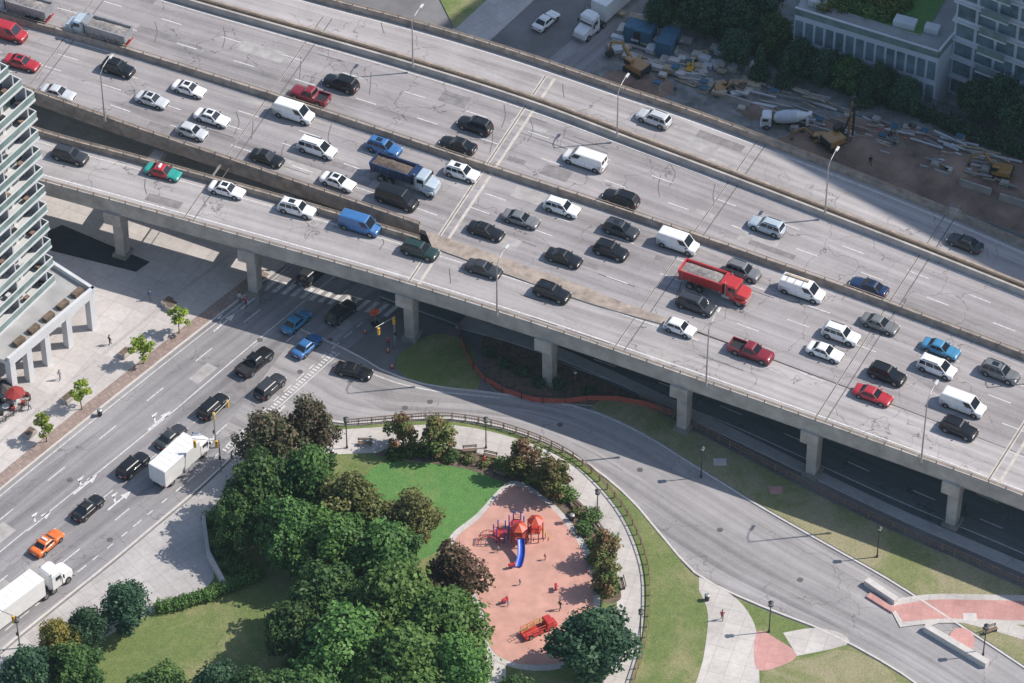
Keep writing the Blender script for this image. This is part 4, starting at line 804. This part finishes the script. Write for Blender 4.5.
for s in range(5): pg.cyl((3.1+.3*s,1.6,1.9-.4*s),(3.1+.3*s,.8,1.9-.4*s),.05,.05,'play_yellow',5)
pg.box((3.6,1.2,.5),(.1,.1,1),'play_red')
p=P(519,543,.2); pg.build('playground_climbing_frame',(p.x,p.y,.2),-.1).scale=(.85,.85,.85)
ft_=MB(); ft_.rbox((1.5,0,1.0),(1.1,1.5,1.5),'play_red',.12); ft_.box((2.06,0,1.35),(.03,1.2,.5),'glass'); ft_.rbox((2.3,0,.6),(.7,1.3,.6),'play_red',.1)
ft_.box((-.7,0,.5),(3.2,1.5,.25),'play_red')
for y in(-.7,.7):
    for x in(-2.2,-1.2,-.2,.7): ft_.cyl((x,y,.6),(x,y,1.6),.05,.05,'play_red',6)
    ft_.cyl((-2.2,y,1.6),(.7,y,1.6),.05,.05,'play_orange',6); ft_.cyl((-2.2,y,1.1),(.7,y,1.1),.04,.04,'play_orange',6)
for k in range(7): ft_.cyl((-2.6+k*.5,-.25,1.75+k*.08),(-2.6+k*.5,.25,1.75+k*.08),.03,.03,'play_yellow',5)
for y in(-.25,.25): ft_.cyl((-2.7,y,1.72),(.6,y,2.25),.04,.04,'play_yellow',5)
wheels(ft_,(1.6,-1.5),.75,.38,.2,12,False); p=P(538,632,.2); ft_.build('play_fire_truck',(p.x,p.y,.2),.55).scale=(.9,.9,.9)
for u,v in((505,603),(512,568),(556,590)):
    mb=MB(); mb.cyl((0,0,0),(0,0,.5),.12,.2,'play_blue',8); mb.rbox((0,0,.65),(.9,.35,.35),'play_red',.08); mb.cyl((.3,-.25,.95),(.3,.25,.95),.03,.03,'steel',5); mb.cyl((.3,0,.7),(.35,0,1.05),.06,.05,'play_red',5); p=P(u,v,.2); mb.build('spring_rider',(p.x,p.y,.2),random.uniform(0,6))
# ================================================================ PEOPLE
def person_mat(name,shirt,trous):
    n=NT(name); z=n.sep(n.tc('Object'))[2]; c=n.mix(n.rng(z,.90,.92,0,1),trous,shirt); c=n.mix(n.rng(z,1.44,1.46,0,1),c,(.5,.32,.24)); c=n.mix(n.rng(z,.07,.09,1,0),c,(.03,.03,.03)); n.col(c); n.b.inputs['Roughness'].default_value=.85; MT[name]=n.m; return n.m
mat('hair',(.04,.025,.015),.8,local=True)
PM=[person_mat('clothes_a',(.5,.5,.5),(.04,.05,.09)),person_mat('clothes_b',(.4,.05,.05),(.03,.03,.03)),person_mat('clothes_c',(.05,.1,.25),(.25,.22,.17)),person_mat('clothes_d',(.03,.03,.035),(.03,.03,.05))]
def person(u,v,z,rz,k,sc=1.0,name='person',stride=.22):
    V=[(0,0,.95),(0,0,1.15),(0,0,1.38),(0,0,1.5),(.02,0,1.62),(.02,0,1.74),
       (stride*.4,.1,.88),(stride*.7,.1,.48),(stride*.9,.1,.09),(stride*.9+.16,.1,.05),
       (-stride*.2,-.1,.88),(-stride*.3,-.1,.48),(-stride,-.1,.12),(-stride+.15,-.1,.05),
       (0,.19,1.4),(-stride*.5,.24,1.12),(-stride*.2+.03,.25,.88),(0.02-stride*.2+.05,.25,.80),
       (0,-.19,1.4),(stride*.4,-.24,1.12),(stride*.9,-.23,.92),(stride*.9+.05,-.23,.85)]
    E=[(0,1),(1,2),(2,3),(3,4),(4,5),(0,6),(6,7),(7,8),(8,9),(0,10),(10,11),(11,12),(12,13),(2,14),(14,15),(15,16),(16,17),(2,18),(18,19),(19,20),(20,21)]
    Rr=[(.13,.16),(.11,.14),(.12,.17),(.055,.055),(.085,.08),(.07,.065),(.09,.09),(.06,.06),(.045,.045),(.03,.04),(.09,.09),(.06,.06),(.045,.045),(.03,.04),(.055,.055),(.042,.042),(.032,.032),(.03,.03),(.055,.055),(.042,.042),(.032,.032),(.03,.03)]
    me=bpy.data.meshes.new('body'); me.from_pydata(V,E,[]); me.materials.append(PM[k%4]); p=P(u,v,z); o=obj(name,me,(p.x,p.y,z),rz,None,sc)
    m_=o.modifiers.new('skin','SKIN'); m_.use_smooth_shade=True
    if len(me.skin_vertices):
        for i,sv in enumerate(me.skin_vertices[0].data): sv.radius=Rr[i]; sv.use_root=(i==0)
    m2=o.modifiers.new('sub','SUBSURF'); m2.levels=1; m2.render_levels=1
    hm=MB(); hr=[]
    for t,r_ in((0,.098),(.5,.092),(.85,.055),(1,.01)): hr.append([(.005+r_*1.08*math.cos(a),r_*.92*math.sin(a),1.69+t*.115) for a in np.linspace(0,2*math.pi,11)[:-1]])
    hm.loft(hr,'hair'); hm.build('hair',(0,0,0),0,o)
for i,(u,v,z,s,nm) in enumerate(((240,302,.15,1,'person'),(246,306,.15,1,'person'),(150,300,.15,1,'person'),(110,345,.15,1,'person'),(60,380,.15,1,'person'),(388,346,.14,1,'person'),(232,462,.15,1,'person'),(120,590,.15,1,'person'),(498,552,.2,.65,'child'),(545,560,.2,.62,'child'),(520,585,.2,.6,'child'),(560,610,.2,1,'person'),(508,606,.2,.6,'child'),(722,620,.15,1,'person'),(675,95,.1,1,'construction_worker'),(870,165,.13,1,'construction_worker'),(30,410,.15,1,'person'),(484,465,.16,1,'person'))): person(u,v,z,random.uniform(0,6.28),i,s,nm)
# ================================================================ bluish glow volume added round the scene to lift shadows like airlight
hm_=bpy.data.materials.new('haze_glow'); hm_.use_nodes=True; ht=hm_.node_tree; ht.nodes.clear()
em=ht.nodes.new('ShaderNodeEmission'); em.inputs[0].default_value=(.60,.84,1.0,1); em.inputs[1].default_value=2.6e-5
ou=ht.nodes.new('ShaderNodeOutputMaterial'); ht.links.new(em.outputs[0],ou.inputs['Volume']); MT['haze_glow']=hm_
hz=MB(); hz.box((0,0,195),(1400,1400,400),'haze_glow'); hz.build('haze_glow_box')
print("OBJS",len(bpy.data.objects))
